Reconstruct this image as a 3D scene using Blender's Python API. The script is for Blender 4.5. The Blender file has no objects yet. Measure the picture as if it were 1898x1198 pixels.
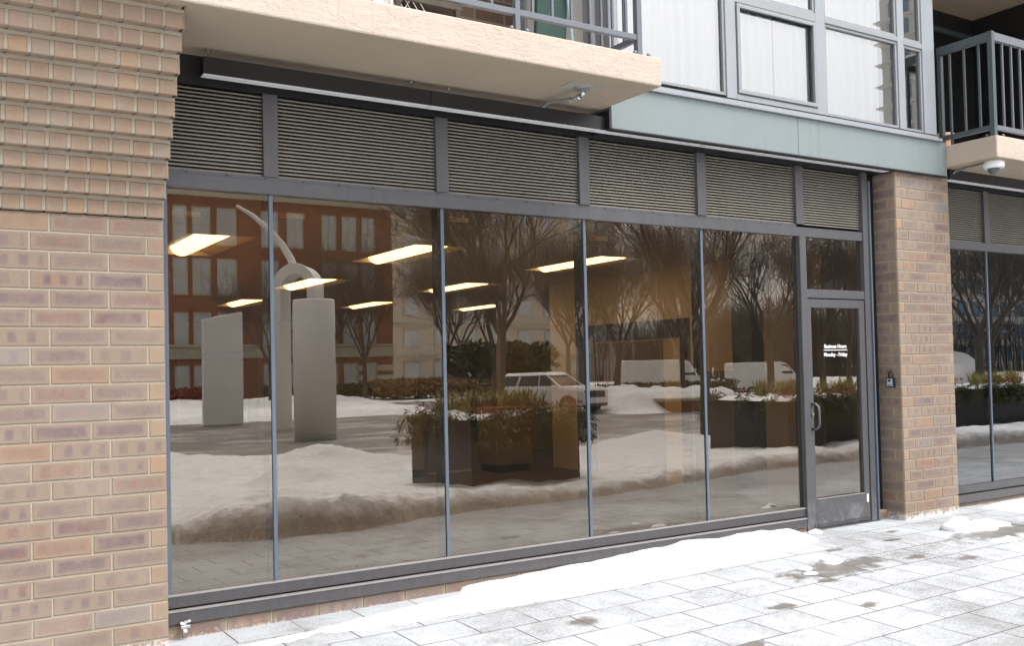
import bpy, math, random
from mathutils import Vector, Matrix, noise as mnoise
R = math.radians
random.seed(7)
S = bpy.context.scene
COL = S.collection

# ------------------------------------------------------------------ helpers
class MB:
    """collects faces of one mesh"""
    def __init__(s):
        s.v = []; s.f = []; s.m = []; s.uv = {}; s.bk = {}
    def add(s, pts, faces, mi=0):
        o = len(s.v); s.v += [tuple(p) for p in pts]
        for f in faces:
            s.f.append(tuple(i + o for i in f)); s.m.append(mi)
        return o
    def box(s, x0, x1, y0, y1, z0, z1, mi=0):
        if x0 > x1: x0, x1 = x1, x0
        if y0 > y1: y0, y1 = y1, y0
        if z0 > z1: z0, z1 = z1, z0
        s.add([(x0,y0,z0),(x1,y0,z0),(x1,y1,z0),(x0,y1,z0),(x0,y0,z1),(x1,y0,z1),(x1,y1,z1),(x0,y1,z1)],
              [(0,3,2,1),(4,5,6,7),(0,1,5,4),(1,2,6,5),(2,3,7,6),(3,0,4,7)], mi)
        return s
    def quad(s, a, b, c, d, mi=0):
        s.add([a,b,c,d], [(0,1,2,3)], mi); return s
    def prism(s, poly, axis, d0, d1, mi=0):
        n = len(poly)
        def P(u, w, d):
            return (d,u,w) if axis == 'x' else (u,d,w) if axis == 'y' else (u,w,d)
        pts = [P(u,w,d0) for u,w in poly] + [P(u,w,d1) for u,w in poly]
        fs = [tuple(range(n)), tuple(range(2*n-1, n-1, -1))]
        for i in range(n):
            j = (i+1) % n
            fs.append((i, i+n, j+n, j))
        s.add(pts, fs, mi); return s
    def tube(s, path, rad, n=8, mi=0, cap=True):
        path = [Vector(p) for p in path]
        if not isinstance(rad, (list, tuple)): rad = [rad]*len(path)
        rings = []; up = None
        for i, p in enumerate(path):
            d = (path[min(i+1, len(path)-1)] - path[max(i-1, 0)])
            if d.length < 1e-9: d = Vector((0,0,1))
            d.normalize()
            if up is None:
                up = Vector((0,0,1)) if abs(d.z) < .9 else Vector((1,0,0))
            a = d.cross(up)
            if a.length < 1e-6: a = d.cross(Vector((0,1,0)))
            a.normalize(); b = a.cross(d); up = b.copy() if abs(b.dot(d)) < .99 else up
            o = len(s.v)
            for k in range(n):
                t = 2*math.pi*k/n
                q = p + (a*math.cos(t) + b*math.sin(t))*rad[i]
                s.v.append(tuple(q))
            rings.append(o)
        for i in range(len(path)-1):
            for k in range(n):
                k2 = (k+1) % n
                s.f.append((rings[i]+k, rings[i]+k2, rings[i+1]+k2, rings[i+1]+k)); s.m.append(mi)
        if cap:
            s.f.append(tuple(rings[0]+k for k in range(n-1,-1,-1))); s.m.append(mi)
            s.f.append(tuple(rings[-1]+k for k in range(n))); s.m.append(mi)
        return s
    def lathe(s, prof, c, n=20, mi=0):
        o = len(s.v)
        for r, z in prof:
            for k in range(n):
                t = 2*math.pi*k/n
                s.v.append((c[0]+r*math.cos(t), c[1]+r*math.sin(t), c[2]+z))
        for i in range(len(prof)-1):
            for k in range(n):
                k2 = (k+1) % n
                s.f.append((o+i*n+k, o+i*n+k2, o+(i+1)*n+k2, o+(i+1)*n+k)); s.m.append(mi)
        s.f.append(tuple(o+k for k in range(n-1,-1,-1))); s.m.append(mi)
        e = o+(len(prof)-1)*n
        s.f.append(tuple(e+k for k in range(n))); s.m.append(mi)
        return s
    def brick(s, o, u, w, nrm, L, H, depth, rnd, mi=0, ch=.0035):
        """one chamfered brick: o = lower left of the face, u along, w up, nrm outward"""
        o = Vector(o); u = Vector(u); w = Vector(w); nrm = Vector(nrm)
        j = random.uniform(-.0012, .0012)
        f0 = o + nrm*j
        c = lambda a, b, d: tuple(f0 + u*a + w*b - nrm*d)
        P = [c(ch,ch,0), c(L-ch,ch,0), c(L-ch,H-ch,0), c(ch,H-ch,0),
             c(0,0,ch), c(L,0,ch), c(L,H,ch), c(0,H,ch),
             c(0,0,depth), c(L,0,depth), c(L,H,depth), c(0,H,depth)]
        F = [(0,1,2,3), (4,5,1,0), (5,6,2,1), (6,7,3,2), (7,4,0,3), (8,9,5,4), (9,10,6,5), (10,11,7,6), (11,8,4,7)]
        k0 = len(s.f); s.add(P, F, mi)
        uvp = [(ch,ch),(L-ch,ch),(L-ch,H-ch),(ch,H-ch),(0,0),(L,0),(L,H),(0,H),(0,0),(L,0),(L,H),(0,H)]
        for i, f in enumerate(F):
            s.uv[k0+i] = [uvp[q] for q in f]; s.bk[k0+i] = (rnd[0], rnd[1], L, H)
    def mesh(s, name, mats, off=(0,0,0), smooth=False):
        me = bpy.data.meshes.new(name)
        ox, oy, oz = off
        me.from_pydata([(a-ox, b-oy, c-oz) for a,b,c in s.v], [], s.f)
        for m in mats: me.materials.append(m)
        me.polygons.foreach_set('material_index', s.m)
        if s.uv:
            me.uv_layers.new(name='UVMap'); me.color_attributes.new('bk', 'FLOAT_COLOR', 'CORNER')
            ul = me.uv_layers['UVMap']; ca = me.color_attributes['bk']
            for p in me.polygons:
                if p.index in s.uv:
                    for li, uvv in zip(p.loop_indices, s.uv[p.index]):
                        ul.data[li].uv = uvv; ca.data[li].color = s.bk[p.index]
        if smooth:
            me.polygons.foreach_set('use_smooth', [True]*len(me.polygons))
        me.update()
        return me

def tag(o, label=None, cat=None, group=None, kind=None):
    if label: o['label'] = label
    if cat: o['category'] = cat
    if group: o['group'] = group
    if kind: o['kind'] = kind
    return o
def thing(name, label, cat, loc=(0,0,0), rz=0, group=None):
    o = bpy.data.objects.new(name, None); COL.objects.link(o)
    o.empty_display_size = .1; o.location = loc; o.rotation_euler = (0,0,rz)
    return tag(o, label, cat, group)
def obj(mb, name, mats, parent=None, local=False, smooth=False, bevel=0, seg=2, origin=None, autosmooth=False):
    if not isinstance(mats, (list, tuple)): mats = [mats]
    off = (0,0,0)
    if parent is not None and not local:
        p = parent; off = Vector((0,0,0))
        while p is not None: off = off + p.location; p = p.parent
    if origin is not None: off = origin
    o = bpy.data.objects.new(name, mb.mesh(name, mats, off, smooth)); COL.objects.link(o)
    if parent is not None: o.parent = parent
    elif origin is not None: o.location = origin
    if bevel:
        b = o.modifiers.new('bevel', 'BEVEL'); b.width = bevel; b.segments = seg; b.limit_method = 'ANGLE'; b.angle_limit = R(40)
        b.harden_normals = False
    return o
def boxpart(name, mats, parent, x0,x1,y0,y1,z0,z1, bevel=0, **k):
    return obj(MB().box(x0,x1,y0,y1,z0,z1), name, mats, parent, bevel=bevel, **k)
def copy_tree(o, parent=None):
    c = o.copy(); COL.objects.link(c)
    if parent is not None: c.parent = parent
    for ch in list(o.children): copy_tree(ch, c)
    return c

# ------------------------------------------------------------------ materials
class NT:
    def __init__(s, name):
        s.mat = bpy.data.materials.new(name); s.mat.use_nodes = True
        s.t = s.mat.node_tree; s.n = s.t.nodes; s.l = s.t.links
        s.bsdf = s.n['Principled BSDF']; s.out = s.n['Material Output']
    def new(s, typ, **k):
        n = s.n.new(typ)
        for a, b in k.items(): setattr(n, a, b)
        return n
    def put(s, sock, val):
        if isinstance(val, bpy.types.NodeSocket): s.l.new(val, sock)
        elif val is not None:
            if isinstance(val, (tuple, list)) and len(val) == 3 and sock.type == 'RGBA': val = (*val, 1)
            sock.default_value = val
    def m(s, op, a, b=None, c=None, clamp=False):
        n = s.new('ShaderNodeMath', operation=op); n.use_clamp = clamp
        s.put(n.inputs[0], a)
        if b is not None: s.put(n.inputs[1], b)
        if c is not None: s.put(n.inputs[2], c)
        return n.outputs[0]
    def mix(s, f, a, b, blend='MIX'):
        n = s.new('ShaderNodeMix', data_type='RGBA', blend_type=blend)
        s.put(n.inputs[0], f); s.put(n.inputs[6], a); s.put(n.inputs[7], b)
        return n.outputs[2]
    def ss(s, x, a, b):
        n = s.new('ShaderNodeMapRange', interpolation_type='SMOOTHSTEP')
        s.put(n.inputs[0], x); n.inputs[1].default_value = a; n.inputs[2].default_value = b
        return n.outputs[0]
    def pos(s, obj=False):
        if obj: return s.new('ShaderNodeTexCoord').outputs['Object']
        return s.new('ShaderNodeNewGeometry').outputs['Position']
    def xyz(s, v):
        n = s.new('ShaderNodeSeparateXYZ'); s.put(n.inputs[0], v); return n.outputs
    def noise(s, vec, scale, detail=3, rough=.55, dist=0):
        n = s.new('ShaderNodeTexNoise'); s.put(n.inputs['Vector'], vec)
        n.inputs['Scale'].default_value = scale; n.inputs['Detail'].default_value = detail
        n.inputs['Roughness'].default_value = rough; n.inputs['Distortion'].default_value = dist
        return n.outputs[0]
    def mapv(s, vec, scale=(1,1,1), loc=(0,0,0), rot=(0,0,0)):
        n = s.new('ShaderNodeMapping'); s.put(n.inputs[0], vec)
        n.inputs['Scale'].default_value = scale; n.inputs['Location'].default_value = loc; n.inputs['Rotation'].default_value = rot
        return n.outputs[0]
    def bump(s, h, strength=.3, dist=.01):
        n = s.new('ShaderNodeBump'); n.inputs['Strength'].default_value = strength; n.inputs['Distance'].default_value = dist
        s.put(n.inputs['Height'], h); s.l.new(n.outputs[0], s.bsdf.inputs['Normal'])
    def set(s, col=None, rough=None, metal=None, spec=None, **k):
        if col is not None: s.put(s.bsdf.inputs['Base Color'], col)
        if rough is not None: s.put(s.bsdf.inputs['Roughness'], rough)
        if metal is not None: s.put(s.bsdf.inputs['Metallic'], metal)
        if spec is not None: s.put(s.bsdf.inputs['Specular IOR Level'], spec)
        return s.mat

def plain(name, col, rough=.6, metal=0, var=.12, scale=9, bump=0, spec=.5):
    t = NT(name); p = t.pos()
    n = t.noise(p, scale, 4, .6)
    c = t.mix(n, tuple(x*(1-var) for x in col), tuple(min(1, x*(1+var)) for x in col))
    if bump: t.bump(t.noise(p, scale*6, 3), bump, .004)
    r = t.m('ADD', t.m('MULTIPLY', t.noise(p, scale*2.3, 2), .2), rough-.1)
    return t.set(c, r, metal, spec)

def brick_mat(name, salt_z=None):
    t = NT(name)
    at = t.new('ShaderNodeAttribute', attribute_name='bk')
    rr = t.xyz(at.outputs['Color']); r1, r2, L = rr[0], rr[1], rr[2]; H = at.outputs['Alpha']
    uv = t.new('ShaderNodeUVMap', uv_map='UVMap').outputs[0]
    u, v, _ = t.xyz(uv)
    p = t.pos()
    seed = t.new('ShaderNodeCombineXYZ'); t.put(seed.inputs[0], u); t.put(seed.inputs[1], v); t.put(seed.inputs[2], t.m('MULTIPLY', r1, 37.))
    nz = t.noise(seed.outputs[0], 26, 4, .6); nz2 = t.noise(seed.outputs[0], 90, 3, .65)
    du = t.m('MINIMUM', u, t.m('SUBTRACT', L, u)); dv = t.m('MINIMUM', v, t.m('SUBTRACT', H, v))
    d = t.m('ADD', t.m('MINIMUM', t.m('MULTIPLY', du, .8), dv), t.m('MULTIPLY', t.m('SUBTRACT', nz, .5), .022))
    core = t.ss(d, .008, .03)
    bands = t.m('SINE', t.m('ADD', t.m('MULTIPLY', u, t.m('ADD', 52., t.m('MULTIPLY', r2, 26.))), t.m('MULTIPLY', r2, 21.)))
    bandm = t.ss(t.m('ADD', bands, t.m('MULTIPLY', t.m('SUBTRACT', nz, .5), .9)), -.5, .7)
    isband = t.m('GREATER_THAN', r1, .68)
    core2 = t.m('MULTIPLY', core, t.m('ADD', t.m('SUBTRACT', 1., isband), t.m('MULTIPLY', isband, bandm)))
    amt = t.m('MULTIPLY', t.m('MULTIPLY', core2, t.m('ADD', .4, t.m('MULTIPLY', r2, .6))), t.m('ADD', .25, t.m('MULTIPLY', .75, t.ss(L, .1, .2))))
    amt = t.m('MULTIPLY', amt, t.m('ADD', .45, t.m('MULTIPLY', t.ss(t.noise(p, 13, 4, .65), .3, .65), .55)))
    tan = t.mix(nz2, (0.226,0.175,0.141), (0.273,0.215,0.178))
    tan = t.mix(t.ss(r2, .2, .9), tan, (0.242,0.186,0.156))
    r3 = t.m('FRACT', t.m('MULTIPLY', r1, 13.7)); r4 = t.m('FRACT', t.m('MULTIPLY', r2, 7.3))
    purple = t.mix(r3, (0.165,0.123,0.127), (0.138,0.108,0.122))
    c = t.mix(amt, tan, purple)
    hot = t.m('MULTIPLY', t.m('MULTIPLY', t.m('GREATER_THAN', r3, .8), core), t.m('MULTIPLY', t.ss(nz, .35, .75), .5))
    c = t.mix(hot, c, (0.276,0.131,0.081))
    c = t.mix(t.m('MULTIPLY', t.m('GREATER_THAN', r4, .93), .35), c, (0.323,0.205,0.129))
    c = t.mix(t.m('MULTIPLY', t.m('LESS_THAN', r4, .035), .4), c, (0.231,0.221,0.221))
    c = t.mix(t.m('SUBTRACT', 1., t.ss(L, .1, .2)), c, (1.12,1.085,1.0), 'MULTIPLY')
    c = t.mix(1., c, (1.03,1.01,.95), 'MULTIPLY')
    # iron spots and pale flecks
    sp = t.noise(p, 210, 2, .5); c = t.mix(t.m('MULTIPLY', t.ss(sp, .665, .73), .65), c, (.075,.06,.06))
    sp2 = t.noise(t.mapv(p, loc=(5,3,1)), 170, 2, .5); c = t.mix(t.m('MULTIPLY', t.ss(sp2, .69, .75), .55), c, (.55,.51,.45))
    big = t.noise(p, 2.1, 3); c = t.mix(t.m('MULTIPLY', t.ss(big, .45, .8), .22), c, (.46,.4,.34))
    z = t.xyz(p)[2]
    if salt_z is not None:
        sl = t.m('MULTIPLY', t.ss(t.m('ADD', t.m('SUBTRACT', salt_z, z), t.m('MULTIPLY', t.m('SUBTRACT', t.noise(p, 34, 4, .7), .5), .22)), -.02, .05), .8)
        c = t.mix(sl, c, (.72,.7,.68))
    t.bump(t.m('ADD', t.m('MULTIPLY', nz2, .6), t.m('MULTIPLY', t.noise(p, 150, 4, .7), .7)), .45, .003)
    return t.set(c, .88, 0, .25)

def mortar_mat(name, col=(.395,.353,.281)):
    t = NT(name); p = t.pos()
    c = t.mix(t.noise(p, 40, 4), tuple(x*.82 for x in col), tuple(min(1,x*1.12) for x in col))
    c = t.mix(t.m('MULTIPLY', t.ss(t.noise(p, 5, 3), .5, .75), .4), c, (.3,.26,.21))
    t.bump(t.noise(p, 160, 4, .7), .6, .004)
    return t.set(c, .95, 0, .15)

def metal_paint(name, col, rough=.42, streak=.25, salt=None):
    t = NT(name); p = t.pos()
    n = t.noise(t.mapv(p, (14,14,1.3)), 1.6, 4, .6); n2 = t.noise(p, 60, 3, .6)
    c = t.mix(n, tuple(x*(1-streak) for x in col), tuple(x*(1+streak) for x in col))
    c = t.mix(t.m('MULTIPLY', t.ss(n2, .55, .8), .25), c, tuple(min(1, x*1.8+.02) for x in col))
    if salt is not None:
        z = t.xyz(p)[2]
        dots = t.m('MULTIPLY', t.ss(t.noise(p, 95, 3, .7), .6, .72), t.ss(z, salt, salt-.25))
        c = t.mix(t.m('MULTIPLY', dots, .8), c, (.55,.56,.58))
        c = t.mix(t.m('MULTIPLY', t.m('MULTIPLY', t.ss(t.noise(p, 9, 4, .6), .42, .75), t.ss(z, salt, salt-.3)), .28), c, (.45,.47,.5))
    r = t.m('ADD', rough, t.m('MULTIPLY', t.m('SUBTRACT', n, .5), .25))
    return t.set(c, r, 0, .5)

def glass_mat(name, tint, refl, base, edge, rough=0.0, speck=False):
    """clear coated glass: part mirror, part tinted see-through"""
    t = NT(name); t.n.remove(t.bsdf)
    tr = t.new('ShaderNodeBsdfTransparent'); tr.inputs[0].default_value = (*tint, 1)
    gl = t.new('ShaderNodeBsdfGlossy'); gl.inputs['Color'].default_value = (*refl, 1); gl.inputs['Roughness'].default_value = rough
    fr = t.new('ShaderNodeFresnel'); fr.inputs['IOR'].default_value = 1.5
    f = t.m('ADD', base, t.m('MULTIPLY', fr.outputs[0], edge), clamp=True)
    mx = t.new('ShaderNodeMixShader'); t.put(mx.inputs[0], f); t.l.new(tr.outputs[0], mx.inputs[1]); t.l.new(gl.outputs[0], mx.inputs[2])
    # faint waviness of the float glass
    p = t.pos()
    b = t.new('ShaderNodeBump'); b.inputs['Strength'].default_value = .07; b.inputs['Distance'].default_value = .01
    t.put(b.inputs['Height'], t.noise(t.mapv(p, (1,1,.6)), 1.1, 2, .4)); t.l.new(b.outputs[0], gl.inputs['Normal'])
    last = mx.outputs[0]
    if speck:   # dried salt low down, faint smears, and painted haze that lifts the blacks
        z = t.xyz(p)[2]; x = t.xyz(p)[0]
        dots = t.m('MULTIPLY', t.ss(t.noise(p, 120, 3, .75), .63, .72), t.m('MULTIPLY', t.ss(z, .75, .2), t.ss(x, 2.2, 5.2)))
        film_haze = t.m('ADD', t.m('MULTIPLY', t.m('MULTIPLY', t.ss(t.noise(t.mapv(p,(1,1,.5)), 3, 4), .3, .8), t.ss(z, .9, .2)), .035), t.m('ADD', .006, t.m('MULTIPLY', t.ss(t.noise(t.mapv(p,(1.2,1,.35), rot=(0,.3,0)), 2.3, 5, .6), .45, .8), .010)))
        df = t.new('ShaderNodeBsdfDiffuse'); df.inputs[0].default_value = (.60,.54,.45,1)
        m2 = t.new('ShaderNodeMixShader'); t.put(m2.inputs[0], t.m('ADD', t.m('MULTIPLY', dots, .5), film_haze))
        t.l.new(last, m2.inputs[1]); t.l.new(df.outputs[0], m2.inputs[2]); last = m2.outputs[0]
    t.l.new(last, t.out.inputs['Surface'])
    return t.mat
def clear_mat(name):
    t = NT(name); t.n.remove(t.bsdf); tr = t.new('ShaderNodeBsdfTransparent'); t.l.new(tr.outputs[0], t.out.inputs['Surface']); return t.mat
def emit_mat(name, col, strength):
    t = NT(name); t.put(t.bsdf.inputs['Base Color'], (.8,.8,.8)); t.put(t.bsdf.inputs['Emission Color'], col); t.bsdf.inputs['Emission Strength'].default_value = strength
    return t.mat

def pavement_mat():
    t = NT('paving'); p = t.pos(); x, y, z = t.xyz(p)
    # slabs 0.41 x 0.33, running bond along x
    br = t.new('ShaderNodeTexBrick'); br.offset = .5; br.offset_frequency = 2
    t.put(br.inputs['Vector'], t.mapv(p, loc=(.0,.01,0)))
    br.inputs['Scale'].default_value = 1; br.inputs['Brick Width'].default_value = .41; br.inputs['Row Height'].default_value = .335
    br.inputs['Mortar Size'].default_value = .0058; br.inputs['Mortar Smooth'].default_value = .4; br.inputs['Bias'].default_value = 0
    br.inputs['Color1'].default_value = (0,0,0,1); br.inputs['Color2'].default_value = (1,1,1,1); br.inputs['Mortar'].default_value = (.5,.5,.5,1)
    slab = br.outputs['Color']; joint = br.outputs['Fac']
    conc = t.mix(t.noise(p, 30, 5, .65), (.085,.083,.08), (.155,.153,.148))
    conc = t.mix(t.m('MULTIPLY', slab, .35), conc, (.2,.195,.19))
    n1 = t.noise(p, 1.1, 5, .62, .4); n2 = t.noise(p, 7, 5, .7); n3 = t.noise(t.mapv(p,(1,2.2,1)), 46, 5, .75)
    frost = t.m('ADD', t.m('ADD', t.m('MULTIPLY', n1, .75), t.m('MULTIPLY', n2, .45)), t.m('ADD', t.m('MULTIPLY', n3, .9), t.m('MULTIPLY', slab, .08)))
    frost = t.ss(frost, .76, 1.24)
    # bare wet spots, melted around lumps of ice
    bare = None
    for (cx, cy, rx, ry) in ((5.85,-1.15,.62,.2),(4.72,-1.62,.13,.06),(7.35,-.5,.1,.05),(8.05,-1.05,.85,.2),(3.47,-1.15,.14,.12),(6.6,-1.25,.12,.05),(4.0,-2.05,.12,.06),(7.0,-.75,.11,.05),(6.3,-.72,.1,.05),(5.2,-1.9,.12,.06),(6.9,-1.5,.13,.07),(7.5,-1.9,.12,.06),(5.5,-1.35,.13,.06),(3.3,-1.75,.1,.05)):
        q = t.mapv(p, loc=(-cx/rx, -cy/ry, 0), scale=(1/rx, 1/ry, 0))
        ln = t.new('ShaderNodeVectorMath', operation='LENGTH'); t.put(ln.inputs[0], q)
        b = t.ss(t.m('ADD', ln.outputs['Value'], t.m('ADD', t.m('MULTIPLY', t.m('SUBTRACT', n2, .5), 2.6), t.m('MULTIPLY', t.m('SUBTRACT', n3, .5), .9))), 1.05, .55)
        bare = b if bare is None else t.m('MAXIMUM', bare, b)
    cover = t.m('MULTIPLY', t.m('ADD', .15, t.m('MULTIPLY', frost, .85)), t.m('SUBTRACT', 1., t.m('MULTIPLY', bare, .92)))
    # snow cover thins further out from the shop front
    far = t.ss(t.m('ADD', y, t.m('MULTIPLY', t.m('SUBTRACT', n1, .5), 1.2)), -2.0, -3.4)
    cover = t.m('MULTIPLY', cover, t.m('SUBTRACT', 1., t.m('MULTIPLY', far, .5)))
    cover = t.m('MULTIPLY', cover, t.m('SUBTRACT', 1., t.m('MULTIPLY', joint, t.ss(t.noise(p, 2.3, 3), .25, .5))))
    dark = t.mix(bare, conc, t.mix(n3, (.09,.08,.068), (.16,.148,.13)))
    dark = t.mix(t.m('MULTIPLY', joint, .7), dark, (.055,.05,.046))
    c = t.mix(cover, dark, t.mix(n3, (.28,.298,.315), (.52,.54,.565)))
    t.bump(t.m('ADD', t.m('MULTIPLY', joint, -1.), t.m('MULTIPLY', n3, .35)), .5, .006)
    rough = t.m('SUBTRACT', .75, t.m('MULTIPLY', bare, .35))
    return t.set(c, rough, 0, .4)

def snow_mat(name, dirt=0.0, attr=False, seed=0):
    t = NT(name); p = t.pos()
    n = t.noise(t.mapv(p, loc=(seed,0,0)), 3.2, 5, .65); f = t.noise(p, 55, 4, .7)
    c = t.mix(f, (.80,.81,.83), (.88,.885,.89))
    if attr:
        c = t.mix(f, (.66,.665,.675), (.78,.785,.79))
        a = t.new('ShaderNodeAttribute', attribute_name='dirt').outputs['Fac']
        k = t.ss(t.m('ADD', a, t.m('MULTIPLY', t.m('SUBTRACT', t.noise(p, 4.5, 6, .7), .5), 1.1)), .25, .9)
        c = t.mix(t.m('MULTIPLY', k, .9), c, t.mix(f, (.24,.19,.15), (.46,.39,.33)))
        c = t.mix(t.m('MULTIPLY', t.ss(n, .48, .74), .5), c, (.42,.37,.32))
    elif dirt: c = t.mix(t.m('MULTIPLY', t.ss(n, .45, .75), dirt), c, (.45,.40,.35))
    t.bump(t.m('ADD', t.m('ADD', t.noise(p, 2.6, 6, .62), t.noise(p, 9, 5, .65)), t.m('MULTIPLY', f, .15)), .8, .05 if attr else .03)
    t.bsdf.inputs['Subsurface Weight'].default_value = 0
    return t.set(c, .7, 0, .3)

def leaf_mat(name, a, b, rough=.6):
    t = NT(name); p = t.pos(); oi = t.new('ShaderNodeNewGeometry').outputs['Random Per Island']
    c = t.mix(oi, a, b); c = t.mix(t.m('MULTIPLY', t.noise(p, 3, 2), .5), c, tuple(x*.6 for x in a))
    t.bsdf.inputs['Subsurface Weight'].default_value = 0
    return t.set(c, rough, 0, .3)

def wallbrick_mat(name, c1, c2, mort, scale=1.0):
    t = NT(name); p = t.pos(True)
    br = t.new('ShaderNodeTexBrick'); x, y, z = t.xyz(p)
    cb = t.new('ShaderNodeCombineXYZ'); t.put(cb.inputs[0], t.m('ADD', x, y)); t.put(cb.inputs[1], z)
    t.put(br.inputs['Vector'], cb.outputs[0]); br.inputs['Scale'].default_value = scale
    br.inputs['Brick Width'].default_value = .22; br.inputs['Row Height'].default_value = .075; br.inputs['Mortar Size'].default_value = .006
    t.put(br.inputs['Color1'], c1); t.put(br.inputs['Color2'], c2); t.put(br.inputs['Mortar'], mort)
    c = t.mix(t.m('MULTIPLY', t.noise(p, .35, 4), .4), br.outputs['Color'], tuple(v*.6 for v in c1))
    return t.set(c, .85, 0, .25)

M = {}
M['brick'] = brick_mat('iron_spot_brick', .0)
M['brick_salt'] = brick_mat('salted_brick', .05)
M['brick_sill'] = brick_mat('sill_brick', -.05)
M['mortar'] = mortar_mat('tan_mortar')
M['frame'] = metal_paint('dark_anodised_frame', (.08,.08,.087), .40, .18, salt=.35)
M['frame_in'] = plain('inner_frame', (.02,.02,.02), .5)
M['mull'] = metal_paint('blue_grey_joint', (.10,.13,.17), .35, .15)
M['sill'] = metal_paint('sill_metal', (.062,.060,.064), .38, .22, salt=.13)
M['sill_edge'] = plain('sill_edge', (.27,.26,.25), .4)
M['louver'] = plain('louver_slat', (.235,.22,.185), .45, 0, .15, 3)
M['black'] = plain('black_metal', (.012,.012,.013), .45, 0, .3, 6)
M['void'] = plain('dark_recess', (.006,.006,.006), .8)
M['bar'] = plain('black_fixture', (.017,.017,.0185), .36, 0, .2, 3)
M['barwhite'] = plain('white_diffuser', (.78,.78,.82), .4, 0, .04)
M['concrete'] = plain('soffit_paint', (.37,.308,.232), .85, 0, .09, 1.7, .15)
def stucco():
    t = NT('cream_stucco_concrete'); p = t.pos()
    v = t.mapv(p, (5,5,26)); n = t.noise(v, 2.2, 6, .7, .8); n2 = t.noise(p, 6, 5, .7)
    c = t.mix(t.noise(p, 2.4, 4), (.448,.372,.312), (.496,.428,.368))
    st = t.noise(t.mapv(p, (7,7,.7)), 1.3, 5, .65)
    c = t.mix(t.m('MULTIPLY', t.ss(st, .55, .75), .3), c, (.33,.28,.23))
    c = t.mix(t.m('MULTIPLY', t.ss(n2, .62, .8), .4), c, (.30,.26,.21))
    c = t.mix(t.m('MULTIPLY', t.ss(n, .68, .8), .35), c, (.360,.312,.256))
    t.bump(t.m('ADD', n, t.m('MULTIPLY', t.ss(n2, .45, .6), .5)), .55, .012)
    return t.set(c, .85, 0, .2)
M['stucco'] = stucco()
M['slabside'] = plain('balcony_side_paint', (.42,.345,.28), .85, 0, .08, 4, .1)  # cream slab tone darkened: shade of the side face put into the colour
M['rail'] = metal_paint('grey_railing', (.115,.127,.148), .4, .12)
M['raildark'] = metal_paint('dark_railing', (.055,.07,.075), .4, .12)
def teal():
    t = NT('pale_teal_panel'); p = t.pos()
    s = t.noise(t.mapv(p, (9,9,.55)), 1.5, 5, .6); b = t.noise(p, 1.1, 3)
    c = t.mix(s, (0.176,0.212,0.218), (0.218,0.256,0.260)); c = t.mix(t.m('MULTIPLY', b, .4), c, (0.183,0.220,0.229))
    c = t.mix(t.m('MULTIPLY', t.ss(s, .56, .75), .5), c, (0.151,0.180,0.172))
    return t.set(c, .5, 0, .4)
M['teal'] = teal()
M['bayframe'] = metal_paint('grey_window_frame', (.24,.25,.265), .42, .1)
M['bayframe2'] = metal_paint('silver_bay_post', (.255,.275,.30), .4, .1)
M['glass'] = glass_mat('bronze_glass', (.66,.55,.42), (.96,.90,.81), .205, 1.1, 0, True)
M['glass2'] = glass_mat('dark_glass', (.18,.18,.18), (.95,.95,.95), .20, 1.1)
M['clear'] = clear_mat('glass_rear_face')
M['bayglass'] = glass_mat('bay_glass', (.96,.97,.98), (1,1,1), .26, .9)
def curtain():
    t = NT('white_curtain'); p = t.pos(); n = t.noise(t.mapv(p, (9,9,.4)), 1.2, 3)
    c = t.mix(n, (.50,.505,.51), (.62,.62,.62)); return t.set(c, .9, 0, .1)
M['curtain'] = curtain()
M['chrome'] = plain('bright_metal', (.62,.62,.62), .25, 1, .1)
M['galv'] = plain('galvanised_conduit', (.33,.34,.34), .45, .6, .15)
M['plate'] = plain('unpainted_patch', (.34,.34,.29), .8, 0, .2, 14)
M['white'] = plain('white_plastic', (.80,.80,.80), .4, 0, .05)
M['domeglass'] = plain('smoked_dome', (.10,.105,.11), .12)
M['paving'] = pavement_mat()
M['snow'] = snow_mat('fresh_snow')
M['snow_dirty'] = snow_mat('ploughed_snow', 0, True)
M['snow_far'] = snow_mat('old_snow', .35)
def slush():
    t = NT('slushy_road'); p = t.pos()
    n = t.noise(t.mapv(p, (.5,.9,1), rot=(0,0,.25)), .9, 6, .65); f = t.noise(p, 9, 5, .7)
    d = t.xyz(p)[1]
    k = t.ss(t.m('ADD', t.m('ADD', n, t.m('MULTIPLY', f, .25)), t.m('MULTIPLY', t.ss(d, -19., -13.), .16)), .60, .82)
    c = t.mix(k, t.mix(f, (.09,.083,.077), (.15,.14,.13)), t.mix(f, (.30,.28,.26), (.55,.53,.51)))
    t.bump(f, .4, .02); return t.set(c, .6, 0, .4)
M['asphalt'] = slush()
M['asphalt_plain'] = plain('wet_asphalt', (.10,.094,.088), .5, 0, .25, .8, .3)
M['text'] = plain('white_vinyl', (.86,.86,.86), .5, 0, .02)
M['sticker'] = plain('paper_label', (.52,.42,.30), .7)
M['stickred'] = plain('red_print', (.45,.10,.05), .7)
M['planter'] = plain('dark_planter', (.022,.021,.022), .5, 0, .3, 4)
M['bark'] = plain('tree_bark', (.085,.068,.055), .9, 0, .3, 7, .4)
M['barkpale'] = plain('pale_bark', (.14,.115,.09), .9, 0, .3, 7, .4)
M['twig'] = plain('twigs', (.075,.058,.046), .9)
M['everg'] = leaf_mat('cut_evergreen', (.045,.06,.02), (.10,.11,.035))
M['juniper'] = leaf_mat('yellow_juniper', (.28,.25,.07), (.42,.36,.14))
M['redleaf'] = leaf_mat('red_foliage', (.24,.035,.025), (.36,.10,.05))
M['hedge'] = leaf_mat('clipped_hedge', (.075,.085,.03), (.14,.14,.055))
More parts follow.
